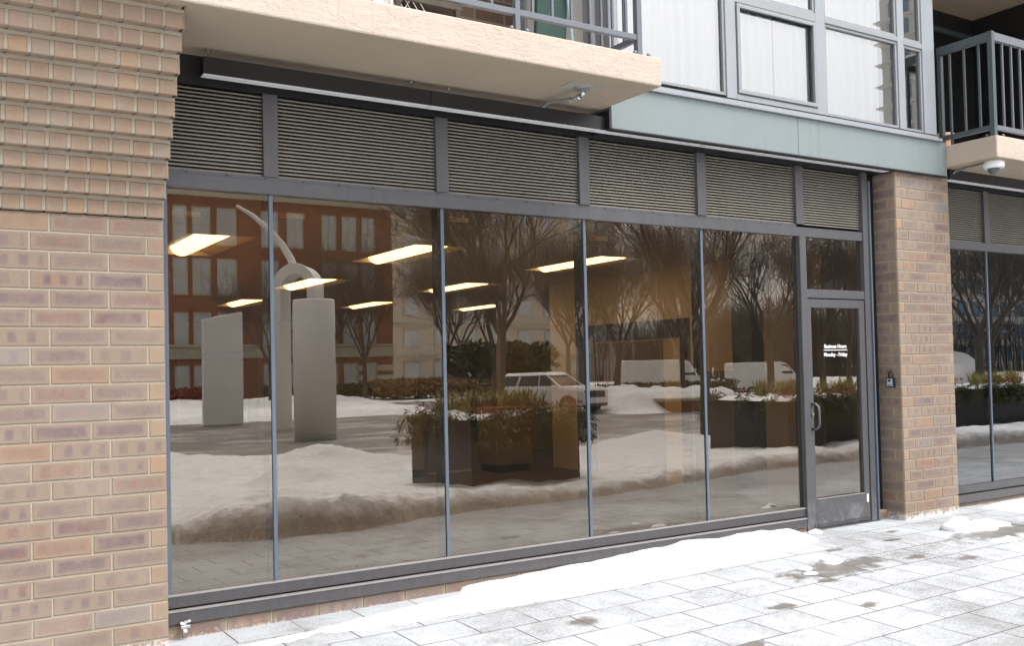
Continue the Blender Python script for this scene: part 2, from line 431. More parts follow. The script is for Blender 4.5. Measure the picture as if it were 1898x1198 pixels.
M['drygrass'] = leaf_mat('dry_grass', (.32,.19,.08), (.45,.30,.14))
M['redbrick'] = wallbrick_mat('red_brick', (.30,.11,.06), (.38,.15,.09), (.3,.2,.15))
M['stone'] = plain('limestone_trim', (.50,.46,.36), .8, 0, .1, 1)
M['beige'] = plain('beige_masonry', (.62,.53,.42), .85, 0, .12, .4)
M['winglass'] = plain('far_window_glass', (.55,.57,.57), .2, 0, .35, .25)  # pale tone paints the reflected sky into the panes
M['carwhite'] = plain('white_car_paint', (.78,.77,.75), .25, 0, .04, 2)
M['carglass'] = plain('car_window', (.05,.048,.045), .08)
M['tyre'] = plain('tyre_rubber', (.02,.02,.02), .8)
M['sculpt'] = plain('white_painted_steel', (.84,.83,.81), .45, 0, .05, .8)
M['tan'] = plain('tan_wall_paint', (.74,.60,.37), .9, 0, .06, .8)
M['brownwall'] = plain('brown_wall_paint', (.62,.50,.35), .9, 0, .08, .8)
M['ceil'] = plain('ceiling_tile', (.74,.66,.52), .9, 0, .06, 1.5)
M['carpet'] = plain('carpet', (.15,.12,.095), .95, 0, .2, 6)
M['desk'] = plain('desk_laminate', (.20,.14,.095), .5, 0, .1, 2)
M['cabinet'] = plain('cabinet_laminate', (.36,.27,.18), .6, 0, .1, 2)
M['lens'] = emit_mat('lamp_lens', (1.,.74,.40), 2.7)
M['pan'] = plain('lamp_pan', (.42,.35,.25), .6, 0, .05)
M['wicker'] = plain('wicker', (.10,.08,.06), .8, 0, .4, 60, .5)
M['green'] = plain('green_fabric', (.02,.055,.045), .7, 0, .2, 8)
M['tealmetal'] = plain('pale_teal_metal', (.28,.42,.42), .5)
M['terracotta'] = plain('glazed_pot', (.75,.50,.28), .4)
M['darkbrick'] = wallbrick_mat('dark_balcony_brick', (.10,.065,.045), (.14,.095,.065), (.20,.17,.14), .75)
M['towerwall'] = plain('pale_tower_concrete', (.60,.58,.53), .8, 0, .06, .2)
M['towerglass'] = plain('tower_glazing', (.16,.24,.30), .15, 0, .3, .3)

# ------------------------------------------------------------------ terrain
def lerp(x, xp, fp):
    if x <= xp[0]: return fp[0]
    for i in range(len(xp)-1):
        if x <= xp[i+1]:
            t = (x-xp[i])/(xp[i+1]-xp[i]); return fp[i]+t*(fp[i+1]-fp[i])
    return fp[-1]
def sst(x, a, b):
    t = max(0, min(1, (x-a)/(b-a))); return t*t*(3-2*t)
def ground_z(x, y):
    d = -y
    plaza = -.05 + .05*max(0, min(1, (x-1.5)/5.5))
    return plaza*(1-sst(d, 3, 9)) + lerp(d, [0,.8,3.6,6,16,24,40,50,400], [0,0,-.09,-.15,-.45,-.6,-.6,-.2,-.1])
def fbm(x, y, s, o=4, seed=0):
    v = 0; a = 1; tot = 0
    for i in range(o):
        v += a*mnoise.noise(Vector((x*s+seed*7.3, y*s-seed*3.1, seed*1.7+i*5.1))); tot += a; a *= .5; s *= 2.03
    return v/tot
def grid(xs, ys, zf, skip=None):
    mb = MB(); nx = len(xs); vals = []
    for y in ys:
        for x in xs: mb.v.append((x, y, zf(x, y)))
    for j in range(len(ys)-1):
        for i in range(nx-1):
            q = (j*nx+i, j*nx+i+1, (j+1)*nx+i+1, (j+1)*nx+i)
            if skip and skip((xs[i]+xs[i+1])/2, (ys[j]+ys[j+1])/2): continue
            mb.f.append(q); mb.m.append(0)
    return mb
def lin(a, b, n): return [a+(b-a)*i/(n-1) for i in range(n)]

ys_g = [-400,-250,-160,-120,-90,-70,-60] + lin(-55, -5, 26) + lin(-4, 0, 5) + [10, 30, 80]
xs_g = [-300,-120,-60,-30] + lin(-20, 60, 41) + [80,110,150,220,400]
g = grid(xs_g, ys_g, lambda x, y: ground_z(x, y) - .03)
o = obj(g, 'ground', M['snow_far'], smooth=True); tag(o, kind='structure')
p_ = grid(lin(-12, 60, 73), lin(-5.4, .05, 40), lambda x, y: ground_z(x, y))
o = obj(p_, 'pavement', M['paving']); tag(o, kind='structure')
# street: near kerb line and far kerb line bend; a side street opens behind the SUV
near_d = lambda x: lerp(x, [-60,5.5,8.0,10,14,17,80], [21,21,15.5,11.2,12.6,13.6,14])
far_d = lambda x: lerp(x, [-60,15,22,24,26,28,31,80], [37.5,39,40,58,58,45,26.5,26])
mb = MB(); xs = [-60,-30,-10] + lin(0, 40, 41) + [50,80]
NR = 9
for x in xs:
    a, b = near_d(x), far_d(x)
    for k in range(NR):
        d = a+(b-a)*k/(NR-1); mb.v.append((x, -d, ground_z(x, -d)-.012))
for i in range(len(xs)-1):
    for k in range(NR-1):
        q = i*NR+k; mb.f.append((q, q+1, q+NR+1, q+NR)); mb.m.append(0)
o = obj(mb, 'road', M['asphalt'], smooth=True); tag(o, kind='structure')

# ploughed bank between pavement and street
foot = lambda x: lerp(x, [-20,1.9,2.3,2.9,3.9,5.2,6.5,8.6,11,16,22,60], [5.2,5.0,3.75,3.42,3.26,3.55,3.52,3.85,4.4,4.5,4.6,4.7])
crest = lambda x: lerp(x, [1.9,2.4,3.2,4.2,5.5,7,9,12,16,22,60], [.1,.24,.40,.33,.22,.17,.19,.22,.3,.32,.3])
def bank(x, y):
    d = -y; g0 = ground_z(x, y); f = foot(x) + .22*fbm(x, 0, 1.7, 5, 2); r = near_d(x) - .25 + .5*fbm(x, 1, .6, 3, 5)
    if d < f or d > r: return g0 - .025
    up = 1-(1-min(1, (d-f)/.32))**2.2
    plate = crest(x)*(.92 + .55*fbm(x, y, .8, 4, 1)) + .085*fbm(x, y, 2.4, 5, 3)
    mid = lerp(d, [4,7,12,24], [.16,.10,.07,.09]) + .12*max(0, fbm(x, y, .42, 4, 8)+.1) + .10*fbm(x, y, 1.5, 5, 4)
    # lumps thrown up by the plough near the kerb
    for (lx, ld, lr, lh) in ((5.1,8.2,1.0,.22),(7.4,10.5,1.6,.14),(7.6,13.6,1.5,.30),(9.0,9.8,1.3,.12),(10.5,6.8,1.2,.12),(14.5,11,2,.22),(4.0,4.3,.7,.12)):
        e = ((x-lx)/lr)**2 + ((d-ld)/lr)**2
        if e < 1: mid += lh*(1-e)**2*(1+.5*fbm(x, y, 1.7, 3, 6))
    crust = max(0, 1-(d-f)/1.4)
    plate += crust*(.07*abs(fbm(x, y, 5.5, 3, 13)) + .05*fbm(x, y, 9, 3, 14))
    k = sst(d, f+.9, f+3.2)
    h = plate*(1-k) + mid*k
    return g0 - .025 + (h+.02)*up*sst(r-d, 0, .7)
bx = [-20,-14,-10,-7,-5,-3,-1,0,.6] + lin(1.0, 13, 240) + lin(13.1, 16, 30) + lin(16.2, 30, 60) + [33,38,45,60]
by = [-d for d in lin(2.9, 6.4, 100) + lin(6.55, 24, 90)]
g = grid(bx, by, bank)
o = obj(g, 'snow_bank', M['snow_dirty'], smooth=True)
at = o.data.attributes.new('dirt', 'FLOAT', 'POINT')
dv = []
for (x, y, z) in g.v:
    h = z - ground_z(x, y); f = foot(x); c = max(.12, crest(x))
    dd_ = -y - f
    dv.append(max(0, min(1, (1.15-h/c)))*(1 if dd_ < .6 else max(0, 1-(dd_-.6)/.5))*(1.0 if h > -.02 else .6))
at.data.foreach_set('value', dv)
tag(o, 'long ploughed snow bank with a dirty brown front edge along the pavement', 'snow bank', kind='stuff')
# far banks beyond the street
def mound(name, label, x0, x1, d0, d1, h, seed, nx=60, ny=26, slope=.7, mat='snow_far', kind=None):
    def zf(x, y):
        d = -y; g0 = ground_z(x, y)
        ex = sst(x, x0, x0+1.6)*sst(x1-x, 0, 1.6); ed = sst(d, d0, d0+slope)*sst(d1-d, 0, 1.5)
        return g0 - .06 + (h*(.75+.55*fbm(x, y, .55, 4, seed))+.10*fbm(x, y, 1.9, 4, seed+1)+.05)*ex*ed
    o = obj(grid(lin(x0, x1, nx), [-d for d in lin(d0, d1, ny)], zf), name, M[mat], smooth=True)
    return tag(o, label, 'snow bank', kind='stuff')
mound('snow_bank', 'low rolling snow bank across the street in front of the red brick building', -10, 24, 38, 52, .55, 11, 110, 34)
mound('snow_bank', 'high snow heap beside the low round brick wall and white SUV', 27.2, 36, 27.3, 35, 1.25, 23, 70, 40, 1.6)
mound('snow_bank', 'snow covered lawn under the bare trees past the brick planter wall', 34, 75, 30, 60, .45, 31, 70, 40)

# ------------------------------------------------------------------ brick pillars
def rnd(): return (random.random(), random.random())
def course(mb, z, H, joints, y, depth=.09, g=.0095):
    for a, b in zip(joints[:-1], joints[1:]):
        mb.brick((a+g/2, y, z+g/2), (1,0,0), (0,0,1), (0,-1,0), b-a-g, H-g, depth, rnd())
def split(right, left, first, L=.300):
    js = [right]; x = right-first
    while x > left+.05: js.append(x); x -= L
    js.append(left); return js[::-1]
PL = thing('brick_pillar', 'wide brown brick pillar whose upper courses step outward, left of the shop window', 'pillar', (.24,-.1,-.06))
mb = MB()
xr, xl, yf, zb0, pit = 1.285, -3.0, -.21, .222-3*.1035, .1035
zs = [zb0+k*pit for k in range(25)]
for k in range(24):
    z = zs[k]
    js = split(xr, xl, .097) if k % 2 == 0 else split(xr, xl, .300)
    course(mb, z, pit, js, yf)
ztop = zs[-1]-pit*0
mb.box(xl+.004, xr-.004, yf+.0055, .30, zb0-.05, ztop, 1)
# right-hand return of the shaft
for k in range(24):
    for a, b in (((0,.21),(.21,.42)) if k % 2 else ((.0,.11),(.11,.42))):
        mb.brick((xr, yf+.006+a+.005, zs[k]+.005), (0,1,0), (0,0,1), (1,0,0), b-a-.0095, pit-.0095, .02, rnd())
obj(mb, 'shaft', [M['brick'], M['mortar']], PL)
mb = MB(); step = .0575
zc = ztop
for k in range(19):
    y = yf - step*(min(k, 12)+.0)
    js = [xr - .1045*i for i in range(0, 42)][::-1]
    if k >= 11 and k % 2: js = split(xr, xl, .300)
    sh = random.uniform(-.004, .004)
    for a, c in zip(js[:-1], js[1:]):
        mb.brick((a+.0085, y-.02, zc+.006), (1,0,0), (0,0,1), (0,-1,0), c-a-.017, pit-.021, .12, rnd(), 0, .005)
    mb.box(xl, xr-.006, y-.0125, .3, zc+.012, zc+pit-.0155, 1)
    mb.box(xl, xr-.003, y-.0175, .25, zc+pit-.015, zc+pit+.0058, 1)
    for i in range(3):
        mb.brick((xr, y-.012+i*.105, zc+.006), (0,1,0), (0,0,1), (1,0,0), .093, pit-.021, .02, rnd())
    zc += pit
obj(mb, 'corbel', [M['brick'], M['mortar']], PL)

PR = thing('brick_pillar', 'narrow brown brick pillar between the glass door and the second shop window', 'pillar', (8.34,-.1,0))
mb = MB(); xa, xb, yf2, pr, z0r = 7.925, 8.758, -.213, .0989, .067-.0989
for k in range(34):
    z = z0r+k*pr
    js = [xa, 8.01, 8.212, 8.498, xb] if k % 2 == 0 else [xa, 8.102, 8.39, 8.665, xb]
    course(mb, z, pr, js, yf2, .09, .009)
    # left side face
    cuts = (0, .09, .30) if k % 2 == 0 else (0, .30)
    for a, b in zip(cuts[:-1], cuts[1:]):
        mb.brick((xa, yf2+b-.0045+.004, z+.0045), (0,-1,0), (0,0,1), (-1,0,0), b-a-.009, pr-.009, .05, rnd())
    mb.brick((xb, yf2+.006, z+.0045), (0,1,0), (0,0,1), (1,0,0), .28, pr-.009, .05, rnd())
mb.box(xa+.005, xb-.005, yf2+.0055, .35, z0r-.05, z0r+34*pr, 1)
obj(mb, 'shaft', [M['brick_salt'], M['mortar']], PR)

# ------------------------------------------------------------------ shop front
def pane(name, parent, x0, x1, z0, z1, y=.0, mat='glass'):
    mb = MB()
    mb.add([(x0,y,z0),(x1,y,z0),(x1,y,z1),(x0,y,z1)], [(0,1,2,3)], 0)
    mb.add([(x0,y+.01,z0),(x1,y+.01,z0),(x1,y+.01,z1),(x0,y+.01,z1)], [(3,2,1,0)], 1)
    mb.add([(x0,y,z0),(x1,y,z0),(x1,y,z1),(x0,y,z1),(x0,y+.01,z0),(x1,y+.01,z0),(x1,y+.01,z1),(x0,y+.01,z1)], [(0,4,5,1),(1,5,6,2),(2,6,7,3),(3,7,4,0)], 2)
    return obj(mb, name, [M[mat], M['clear'], M['black']], parent)
def louvers(parent, x0, x1, z0, z1, y=0.0):
    mb = MB(); n = int(round((z1-z0)/.0232)); dz = (z1-z0)/n
    mb.box(x0, x1, y+.075, y+.085, z0, z1, 1)
    for i in range(n):
        z = z0+i*dz+.003
        pf = [(y+.0, z), (y+.0, z+.0085), (y+.045, z+.030), (y+.047, z+.0275), (y+.004, z)]
        mb.prism(pf, 'x', x0, x1, 0)
    return obj(mb, 'louver_panel', [M['louver'], M['void']], parent)
ZT, ZS = 2.63, .205
MX = [1.98, 3.2, 4.43, 5.638]
SF = thing('shop_front', 'dark metal shop front of tall glass panes with a glass door at its right end', 'shop front', (4.5,0,0))
b = .003
fr = MB()
fr.box(1.2, 7.78, -.03, .06, ZT, 2.712)                 # rail under the louvres
fr.box(1.2, 6.775, -.022, .05, 2.714, 2.737)
x = 1.45
while x < 6.7:
    fr.box(x, x+.018, -.0235, -.0221, 2.722, 2.727, 1); x += .2435
obj(fr, 'transom_rail', [M['frame'], M['void']], SF)
hd = MB(); hd.box(1.2, 7.78, -.02, .1, 3.262, 3.44); obj(hd, 'header', M['black'], SF)
edges = [1.2] + MX + [6.82]
for i, xm in enumerate(MX + [6.82]):
    boxpart('louver_post', M['frame'], SF, xm-.048, xm+.048, -.032, .06, 2.738, 3.262, bevel=b)
lx = [1.25, *MX, 6.82, 7.70]
for i in range(6):
    louvers(SF, lx[i]+(.048 if i else 0), lx[i+1]-(.048 if i < 5 else 0), 2.739, 3.26)
# glass
gx = [1.351] + MX + [6.785]
for i in range(5):
    o = pane('window_pane', SF, gx[i]+(.012 if i else 0), gx[i+1]-(.012 if i < 4 else 0), ZS-.01, ZT+.005)
for xm in MX:
    o = boxpart('mullion', M['mull'], SF, xm-.0125, xm+.0125, -.012, .0, ZS, ZT, bevel=.003)
    boxpart('inner_tube', M['frame_in'], o, xm-.028, xm+.028, .018, .10, ZS, ZT)
boxpart('jamb', M['mull'], SF, 1.27, 1.350, -.006, .08, .04, ZT)
# sill
mb = MB(); mb.box(1.27, 6.785, -.025, .08, .132, ZS-.007); obj(mb, 'upper_sill', M['sill'], SF, bevel=.003)
mb = MB(); mb.box(1.27, 6.785, -.028, -.004, ZS-.006, ZS+.004); obj(mb, 'glazing_bead', M['sill_edge'], SF)
mb = MB(); mb.box(1.27, 6.775, -.05, .06, .04, .112); obj(mb, 'lower_sill', M['sill'], SF, bevel=.003)
mb = MB(); mb.box(1.27, 6.775, -.054, -.01, .1125, .1205); obj(mb, 'sill_lip', M['sill_edge'], SF)
mb = MB(); mb.box(1.27, 6.775, -.01, .05, .121, .1315); obj(mb, 'sill_groove', M['void'], SF)
# door jambs, transom and door
boxpart('jamb', M['frame'], SF, 6.787, 6.868, -.045, .06, -.02, ZT-.001, bevel=b)
boxpart('jamb', M['frame'], SF, 7.668, 7.745, -.04, .06, -.02, 3.3, bevel=b)
mb = MB(); mb.box(7.747, 7.765, -.055, .02, -.015, 3.2); obj(mb, 'jamb_cover', M['mull'], SF)
mb = MB(); mb.box(7.767, 7.93, .035, .09, .085, 3.3); obj(mb, 'filler_panel', M['black'], SF)
mb = MB(); mb.box(6.87, 7.666, -.035, .05, 2.078, 2.155); obj(mb, 'door_head', M['frame'], SF, bevel=b)
pane('transom_pane', SF, 6.868, 7.667, 2.155, ZT+.002, .004)
dr = MB()
dr.box(6.874, 6.925, -.03, .02, .012, 2.068); dr.box(7.585, 7.66, -.03, .02, .012, 2.068)
dr.box(6.925, 7.585, -.03, .02, 1.992, 2.068); dr.box(6.925, 7.585, -.03, .02, .012, .272)
D = obj(dr, 'door', M['frame'], SF, bevel=b)
pane('door_glass', D, 6.925, 7.585, .272, 1.992, -.004)
mb = MB(); mb.box(6.93, 7.58, -.034, -.0305, .268, .277); obj(mb, 'glazing_bead', M['sill_edge'], D)
mb = MB(); mb.box(6.88, 7.655, -.038, -.0305, .018, .05)
for i in range(6): mb.box(6.93+i*.125, 6.94+i*.125, -.042, -.0385, .035, .045)
obj(mb, 'door_sweep', M['sill'], D)
mb = MB(); mb.tube([(6.895,-.03,1.125),(6.895,-.075,1.125),(6.897,-.105,1.10),(6.897,-.112,1.06),(6.897,-.112,.965),(6.897,-.105,.925),(6.895,-.075,.90),(6.895,-.03,.90)], .0125, 10)
mb.lathe([(.02,0),(.02,.001)], (6.895,-.03,1.1), 4)
obj(mb, 'door_handle', M['frame'], D, smooth=True)
mb = MB()
for k in range(1): mb.tube([(6.898,-.03,1.032),(6.898,-.045,1.032)], .019, 14)
mb.tube([(6.898,-.045,1.032),(6.898,-.047,1.032)], .008, 8)
obj(mb, 'door_lock', M['chrome'], D)
mb = MB(); mb.box(7.612, 7.634, -.034, -.0305, .185, .262); obj(mb, 'white_tag', M['white'], D)
# opening hours lettering
def text_mesh(body, size, x, y, z, name, mat, parent, ext=.0008, xs=1.0):
    cu = bpy.data.curves.new(name, 'FONT'); cu.body = body; cu.size = size; cu.align_x = 'CENTER'; cu.extrude = ext; cu.offset = size*.02; cu.resolution_u = 3
    tmp = bpy.data.objects.new('tmp_text', cu); COL.objects.link(tmp)
    bpy.context.view_layer.update()
    me = bpy.data.meshes.new_from_object(tmp.evaluated_get(bpy.context.evaluated_depsgraph_get()))
    bpy.data.objects.remove(tmp); bpy.data.curves.remove(cu)
    me.name = name; me.materials.clear(); me.materials.append(mat)
    o = bpy.data.objects.new(name, me); COL.objects.link(o); o.rotation_euler = (R(90),0,0); o.scale = (xs,1,1)
    off = Vector((0,0,0)); p = parent
    while p is not None: off += p.location; p = p.parent
    o.location = Vector((x,y,z)) - off; o.parent = parent
    return o
text_mesh('Business Hours', .049, 7.268, -.0065, 1.625, 'lettering', M['text'], D)
text_mesh('Monday - Friday', .049, 7.268, -.0065, 1.549, 'lettering', M['text'], D)
mb = MB(); mb.box(7.105, 7.43, -.0068, -.005, 1.603, 1.6095); obj(mb, 'lettering_rule', M['text'], D)
# paper labels at the head of the panes
for i, (x, z) in enumerate(((1.385,2.462),(2.045,2.493),(3.26,2.545),(4.505,2.478))):
    mb = MB(); mb.box(x, x+.168, .0145, .0165, z, z+.034, 0)
    mb.box(x+.006, x+.055, -.0036+.0172, -.0031+.0172, z+.019, z+.03, 1); mb.box(x+.006, x+.055, -.0036+.0172, -.0031+.0172, z+.004, z+.015, 1)
    mb.box(x+.062, x+.07, -.0036+.0172, -.0031+.0172, z+.02, z+.029, 1); mb.box(x+.062, x+.07, -.0036+.0172, -.0031+.0172, z+.005, z+.014, 1)
    obj(mb, 'paper_label', [M['sticker'], M['stickred']], SF)
# brick course below the sill
mb = MB(); js = [1.27]; 
js = [1.275,1.395,1.66,1.94,2.24,2.545,2.845,3.15,3.455,3.76,4.065,4.37,4.675,4.98,5.285,5.59,5.895,6.2,6.5,6.69,6.785]
course(mb, -.067, .104, js, -.03, .08, .011)
mb.box(1.275, 6.785, -.024, .1, -.16, .0395, 1)
mb.brick((7.75,-.02,-.03), (1,0,0), (0,0,1), (0,-1,0), .17, .1, .08, rnd()); mb.box(7.747, 7.924, -.012, .09, -.1, .083, 1)
o = obj(mb, 'sill_wall', [M['brick_sill'], M['mortar']], origin=(4,0,-.07)); tag(o, 'single course of brown bricks below the metal window sill', 'brick sill')
# threshold
mb = MB(); mb.box(6.8, 7.76, -.06, .12, -.06, .011); o = obj(mb, 'threshold', M['sill'], SF)

# second shop front beyond the pillar
SG = thing('shop_front', 'second shop front of dark glass beyond the narrow brick pillar', 'shop front', (10.5,0,0))
mb = MB(); mb.box(8.76, 13.5, -.03, .06, ZT, 2.712); obj(mb, 'transom_rail', M['frame'], SG, bevel=b)
mb = MB(); mb.box(8.76, 13.5, -.02, .1, 3.262, 3.40); obj(mb, 'header', M['black'], SG)
for xm in (9.69, 10.9, 12.1): boxpart('louver_post', M['frame'], SG, xm-.045, xm+.045, -.032, .06, 2.713, 3.262)
for a, c in ((8.76,9.645),(9.735,10.855),(10.945,12.055)): louvers(SG, a, c, 2.714, 3.26)
for a, c in ((8.76,9.678),(9.702,10.888),(10.912,12.1),(12.12,13.4)): pane('window_pane', SG, a, c, ZS, ZT+.005, 0, 'glass2')
for xm in (9.69, 10.9, 12.11): boxpart('mullion', M['mull'], SG, xm-.0115, xm+.0115, -.014, .0, ZS, ZT)
mb = MB(); mb.box(8.76, 13.5, -.025, .08, .132, ZS); obj(mb, 'upper_sill', M['sill'], SG)
mb = MB(); mb.box(8.76, 13.5, -.05, .06, .04, .12); obj(mb, 'lower_sill', M['sill'], SG)
mb = MB(); js = [8.76,9.06,9.365,9.67,9.975,10.28,10.6,11,12,13.4]; course(mb, -.067, .104, js, -.03, .08, .011); mb.box(8.76, 13.5, -.024, .1, -.16, .0395, 1)
o = obj(mb, 'sill_wall', [M['brick_sill'], M['mortar']], origin=(10.5,0,-.07)); tag(o, 'short run of bricks below the sill right of the narrow pillar', 'brick sill')

# ------------------------------------------------------------------ light bars
def bar(x0, x1, seams, rods, label, zr):
    t = thing('light_bar', label, 'light', ((x0+x1)/2, -.16, 3.283))
    cuts = [x0] + seams + [x1]
    for a, c in zip(cuts[:-1], cuts[1:]):
        mb = MB(); mb.box(a+.0015, c-.0015, -.205, -.125, 3.283, 3.385); obj(mb, 'housing', M['bar'], t, bevel=.002)
        mb = MB(); mb.box(a+.004, c-.004, -.199, -.131, 3.277, 3.2825); obj(mb, 'diffuser', M['barwhite'], t)
    for x in rods:
        mb = MB(); mb.tube([(x,-.165,3.384),(x,-.165,zr-.004)], .0045, 8); mb.lathe([(.014,0),(.014,.006)], (x,-.165,zr-.008), 10); mb.lathe([(.009,0),(.009,.008)], (x,-.165,3.3855), 8)
        obj(mb, 'hanger_rod', M['chrome'], t)
    return t
bar(1.52, 7.87, [3.03, 5.52], [1.56, 2.905, 3.19], 'long black light bar with white underside hung below the left balcony', 3.44)
bar(8.80, 13.2, [11.3], [9.55, 9.86, 11.6], 'shorter black light bar hung below the right balcony', 3.385)

# ------------------------------------------------------------------ left balcony
BL = thing('balcony', 'cream concrete balcony above the long shop window with grey metal railing', 'balcony', (3,-.4,3.44))
mb = MB()
SX0 = -3.0
mb.box(SX0, 4.50, -.86, 1.2, 3.441, 3.645)
# drip groove strip near the end
mb2 = MB(); mb2.box(4.375, 4.39, -.76, -.2, 3.4395, 3.4405)
sl = obj(mb, 'slab', [M['stucco'], M['concrete']], BL, bevel=.012, seg=2)
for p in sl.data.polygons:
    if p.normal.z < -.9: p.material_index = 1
obj(mb2, 'drip_groove', M['slabside'], sl)
def rail_bar(parent, name, x0,x1,y0,y1,z0,z1, mat='rail'): return obj(MB().box(x0,x1,y0,y1,z0,z1), name, M[mat], parent, bevel=.002)
rail_bar(BL, 'bottom_rail', 1.0, 4.315, -.825, -.79, 3.752, 3.79)
rail_bar(BL, 'top_rail', 1.0, 4.315, -.83, -.785, 4.55, 4.61)
for x in (3.32, 2.30, 1.30): rail_bar(BL, 'railing_post', x, x+.036, -.826, -.788, 3.645, 4.55)
rail_bar(BL, 'railing_post', 4.316, 4.358, -.83, -.785, 3.645, 4.61)
x = 4.235
while x > 1.0:
    if min(abs(x-q) for q in (3.338,2.318,1.318)) > .05: rail_bar(BL, 'baluster', x-.009, x+.009, -.816, -.798, 3.791, 4.55)
    x -= .1545
# side return of the railing
rail_bar(BL, 'bottom_rail', 4.32, 4.354, -.784, -.30, 3.752, 3.79); rail_bar(BL, 'top_rail', 4.318, 4.356, -.784, -.30, 4.55, 4.61)
for y in (-.66,-.53,-.40): rail_bar(BL, 'baluster', 4.328, 4.346, y-.009, y+.009, 3.791, 4.55)
rail_bar(BL, 'railing_post', 4.316, 4.358, -.30, -.262, 3.645, 4.61)
for x in (3.285, 3.40, 4.29, 4.41):
    mb = MB(); mb.lathe([(.016,0),(.0165,.012),(.013,.022),(.006,.028)], (x,-.83,3.644), 12); obj(mb, 'anchor_nut', M['rail'], BL, smooth=True)
# balcony back wall
mb = MB(); mb.box(-3, 4.50, 1.0, 1.2, 3.645, 6.05, 0)
o = obj(mb, 'back_wall', M['darkbrick'], BL)
mb = MB(); mb.box(2.0, 3.2, .97, .999, 3.66, 5.8, 0); obj(mb, 'balcony_door', M['carglass'], BL)
# things on the balcony
WC = thing('wicker_chair', 'dark wicker chair low behind the left balcony railing', 'chair', (2.75,-.55,3.645))
mb = MB(); mb.box(2.52,2.98,-.74,-.30,3.74,3.80); obj(mb, 'seat', M['wicker'], WC)
for x, y in ((2.54,-.72),(2.955,-.72),(2.54,-.32),(2.955,-.32)): boxpart('leg', M['wicker'], WC, x-.018, x+.018, y-.018, y+.018, 3.645, 3.74)
mb = MB(); mb.box(2.52,2.98,-.30,-.25,3.80,4.3); obj(mb, 'backrest', M['wicker'], WC)
LT = MB()
for k in range(5):
    LT.tube([(2.46+.05*k-.1,-.72,3.645),(2.46+.05*k+.1,-.72,3.95)], .003, 5); LT.tube([(2.46+.05*k+.1,-.722,3.645),(2.46+.05*k-.1,-.722,3.95)], .003, 5)
LT.box(2.36,2.38,-.73,-.71,3.645,3.95); LT.box(2.49,2.51,-.73,-.71,3.645,3.95); LT.box(2.38,2.49,-.712,-.708,3.645,3.95)
o = obj(LT, 'lattice_screen', M['white'], origin=(2.44,-.72,3.645)); tag(o, 'small white lattice screen standing behind the left balcony railing', 'lattice')
FC = thing('folding_chair', 'green folded garden chair leaning behind the left balcony railing', 'chair', (3.86,-.45,3.645))
mb = MB(); mb.prism([(3.72,3.74),(3.98,3.78),(4.0,4.1),(4.02,4.6),(3.78,4.6),(3.74,4.1)], 'y', -.46, -.42); obj(mb, 'fabric', M['green'], FC, bevel=.012)
for pth in (((4.03,-.48,3.646),(3.955,-.48,4.35)), ((3.94,-.40,3.646),(4.06,-.44,4.35)), ((3.72,-.40,3.646),(3.80,-.44,4.3))):
    mb = MB(); mb.tube(pth, .011, 8); obj(mb, 'leg', M['tealmetal'], FC)

# junction patch and conduit under the balcony
JB = thing('junction_box', 'round junction box on a bare patch under the left balcony with bent conduit', 'electrical box', (3.99,-.6,3.44))
mb = MB(); mb.box(3.86, 4.12, -.68, -.53, 3.4355, 3.4402); obj(mb, 'plate', M['plate'], JB)
mb = MB(); mb.lathe([(.055,-.012),(.057,0)], (4.0,-.60,3.4345), 20); obj(mb, 'box_cover', M['galv'], JB)
mb = MB(); mb.tube([(4.02,-.585,3.424),(4.022,-.58,3.40),(4.015,-.56,3.385)], [.016,.017,.016], 10); mb.tube([(4.012,-.553,3.383),(4.008,-.54,3.380)], .021, 10); obj(mb, 'elbow', M['chrome'], JB, smooth=True)
mb = MB(); mb.tube([(4.01,-.545,3.382),(4.0,-.48,3.383),(3.985,-.40,3.392),(3.965,-.32,3.405),(3.95,-.25,3.405),(3.945,-.20,3.392),(3.945,-.19,3.386)], .0125, 10)
mb.tube([(3.998,-.47,3.382),(3.995,-.455,3.384)], .019, 10)
obj(mb, 'conduit', M['galv'], JB, smooth=True)

# ------------------------------------------------------------------ bay window
BW = thing('bay_window', 'projecting upper bay window with pale teal base panel and white curtains', 'bay window', (6.6,-.25,3.29))
by0 = -.25
mb = MB(); mb.box(4.53, 6.572, by0, .1, 3.29, 3.62); mb.box(6.576, 8.69, by0, .1, 3.29, 3.62); obj(mb, 'fascia_panel', M['teal'], BW, bevel=.003)
mb = MB(); mb.box(6.5715, 6.5765, by0+.003, .09, 3.295, 3.615); obj(mb, 'panel_joint', M['void'], BW)
mb = MB(); mb.box(4.522, 8.695, by0-.012, .1, 3.279, 3.2895); obj(mb, 'drip_edge', M['black'], BW)
mb = MB(); mb.box(4.505, 4.528, by0-.006, .1, 3.282, 3.43); obj(mb, 'end_cap', M['black'], BW)
mb = MB(); mb.box(4.53, 8.60, by0-.025, .1, 3.621, 3.652); mb.box(4.53, 8.56, by0-.006, .1, 3.653, 3.672, 0); obj(mb, 'sill', M['bayframe2'], BW, bevel=.003)
mb = MB(); mb.box(4.53, 8.55, by0-.002, .05, 3.6725, 3.682); obj(mb, 'sill_gap', M['void'], BW)
ZB, ZU = 3.683, 6.0
def post(x0, x1, y0=by0, mat='bayframe2'): return obj(MB().box(x0,x1,y0,.0,ZB,ZU), 'bay_post', M[mat], BW, bevel=.004)
post(5.742, 5.858); post(6.842, 6.962); post(7.985, 8.075); post(8.36, 8.545); post(4.53, 4.60)
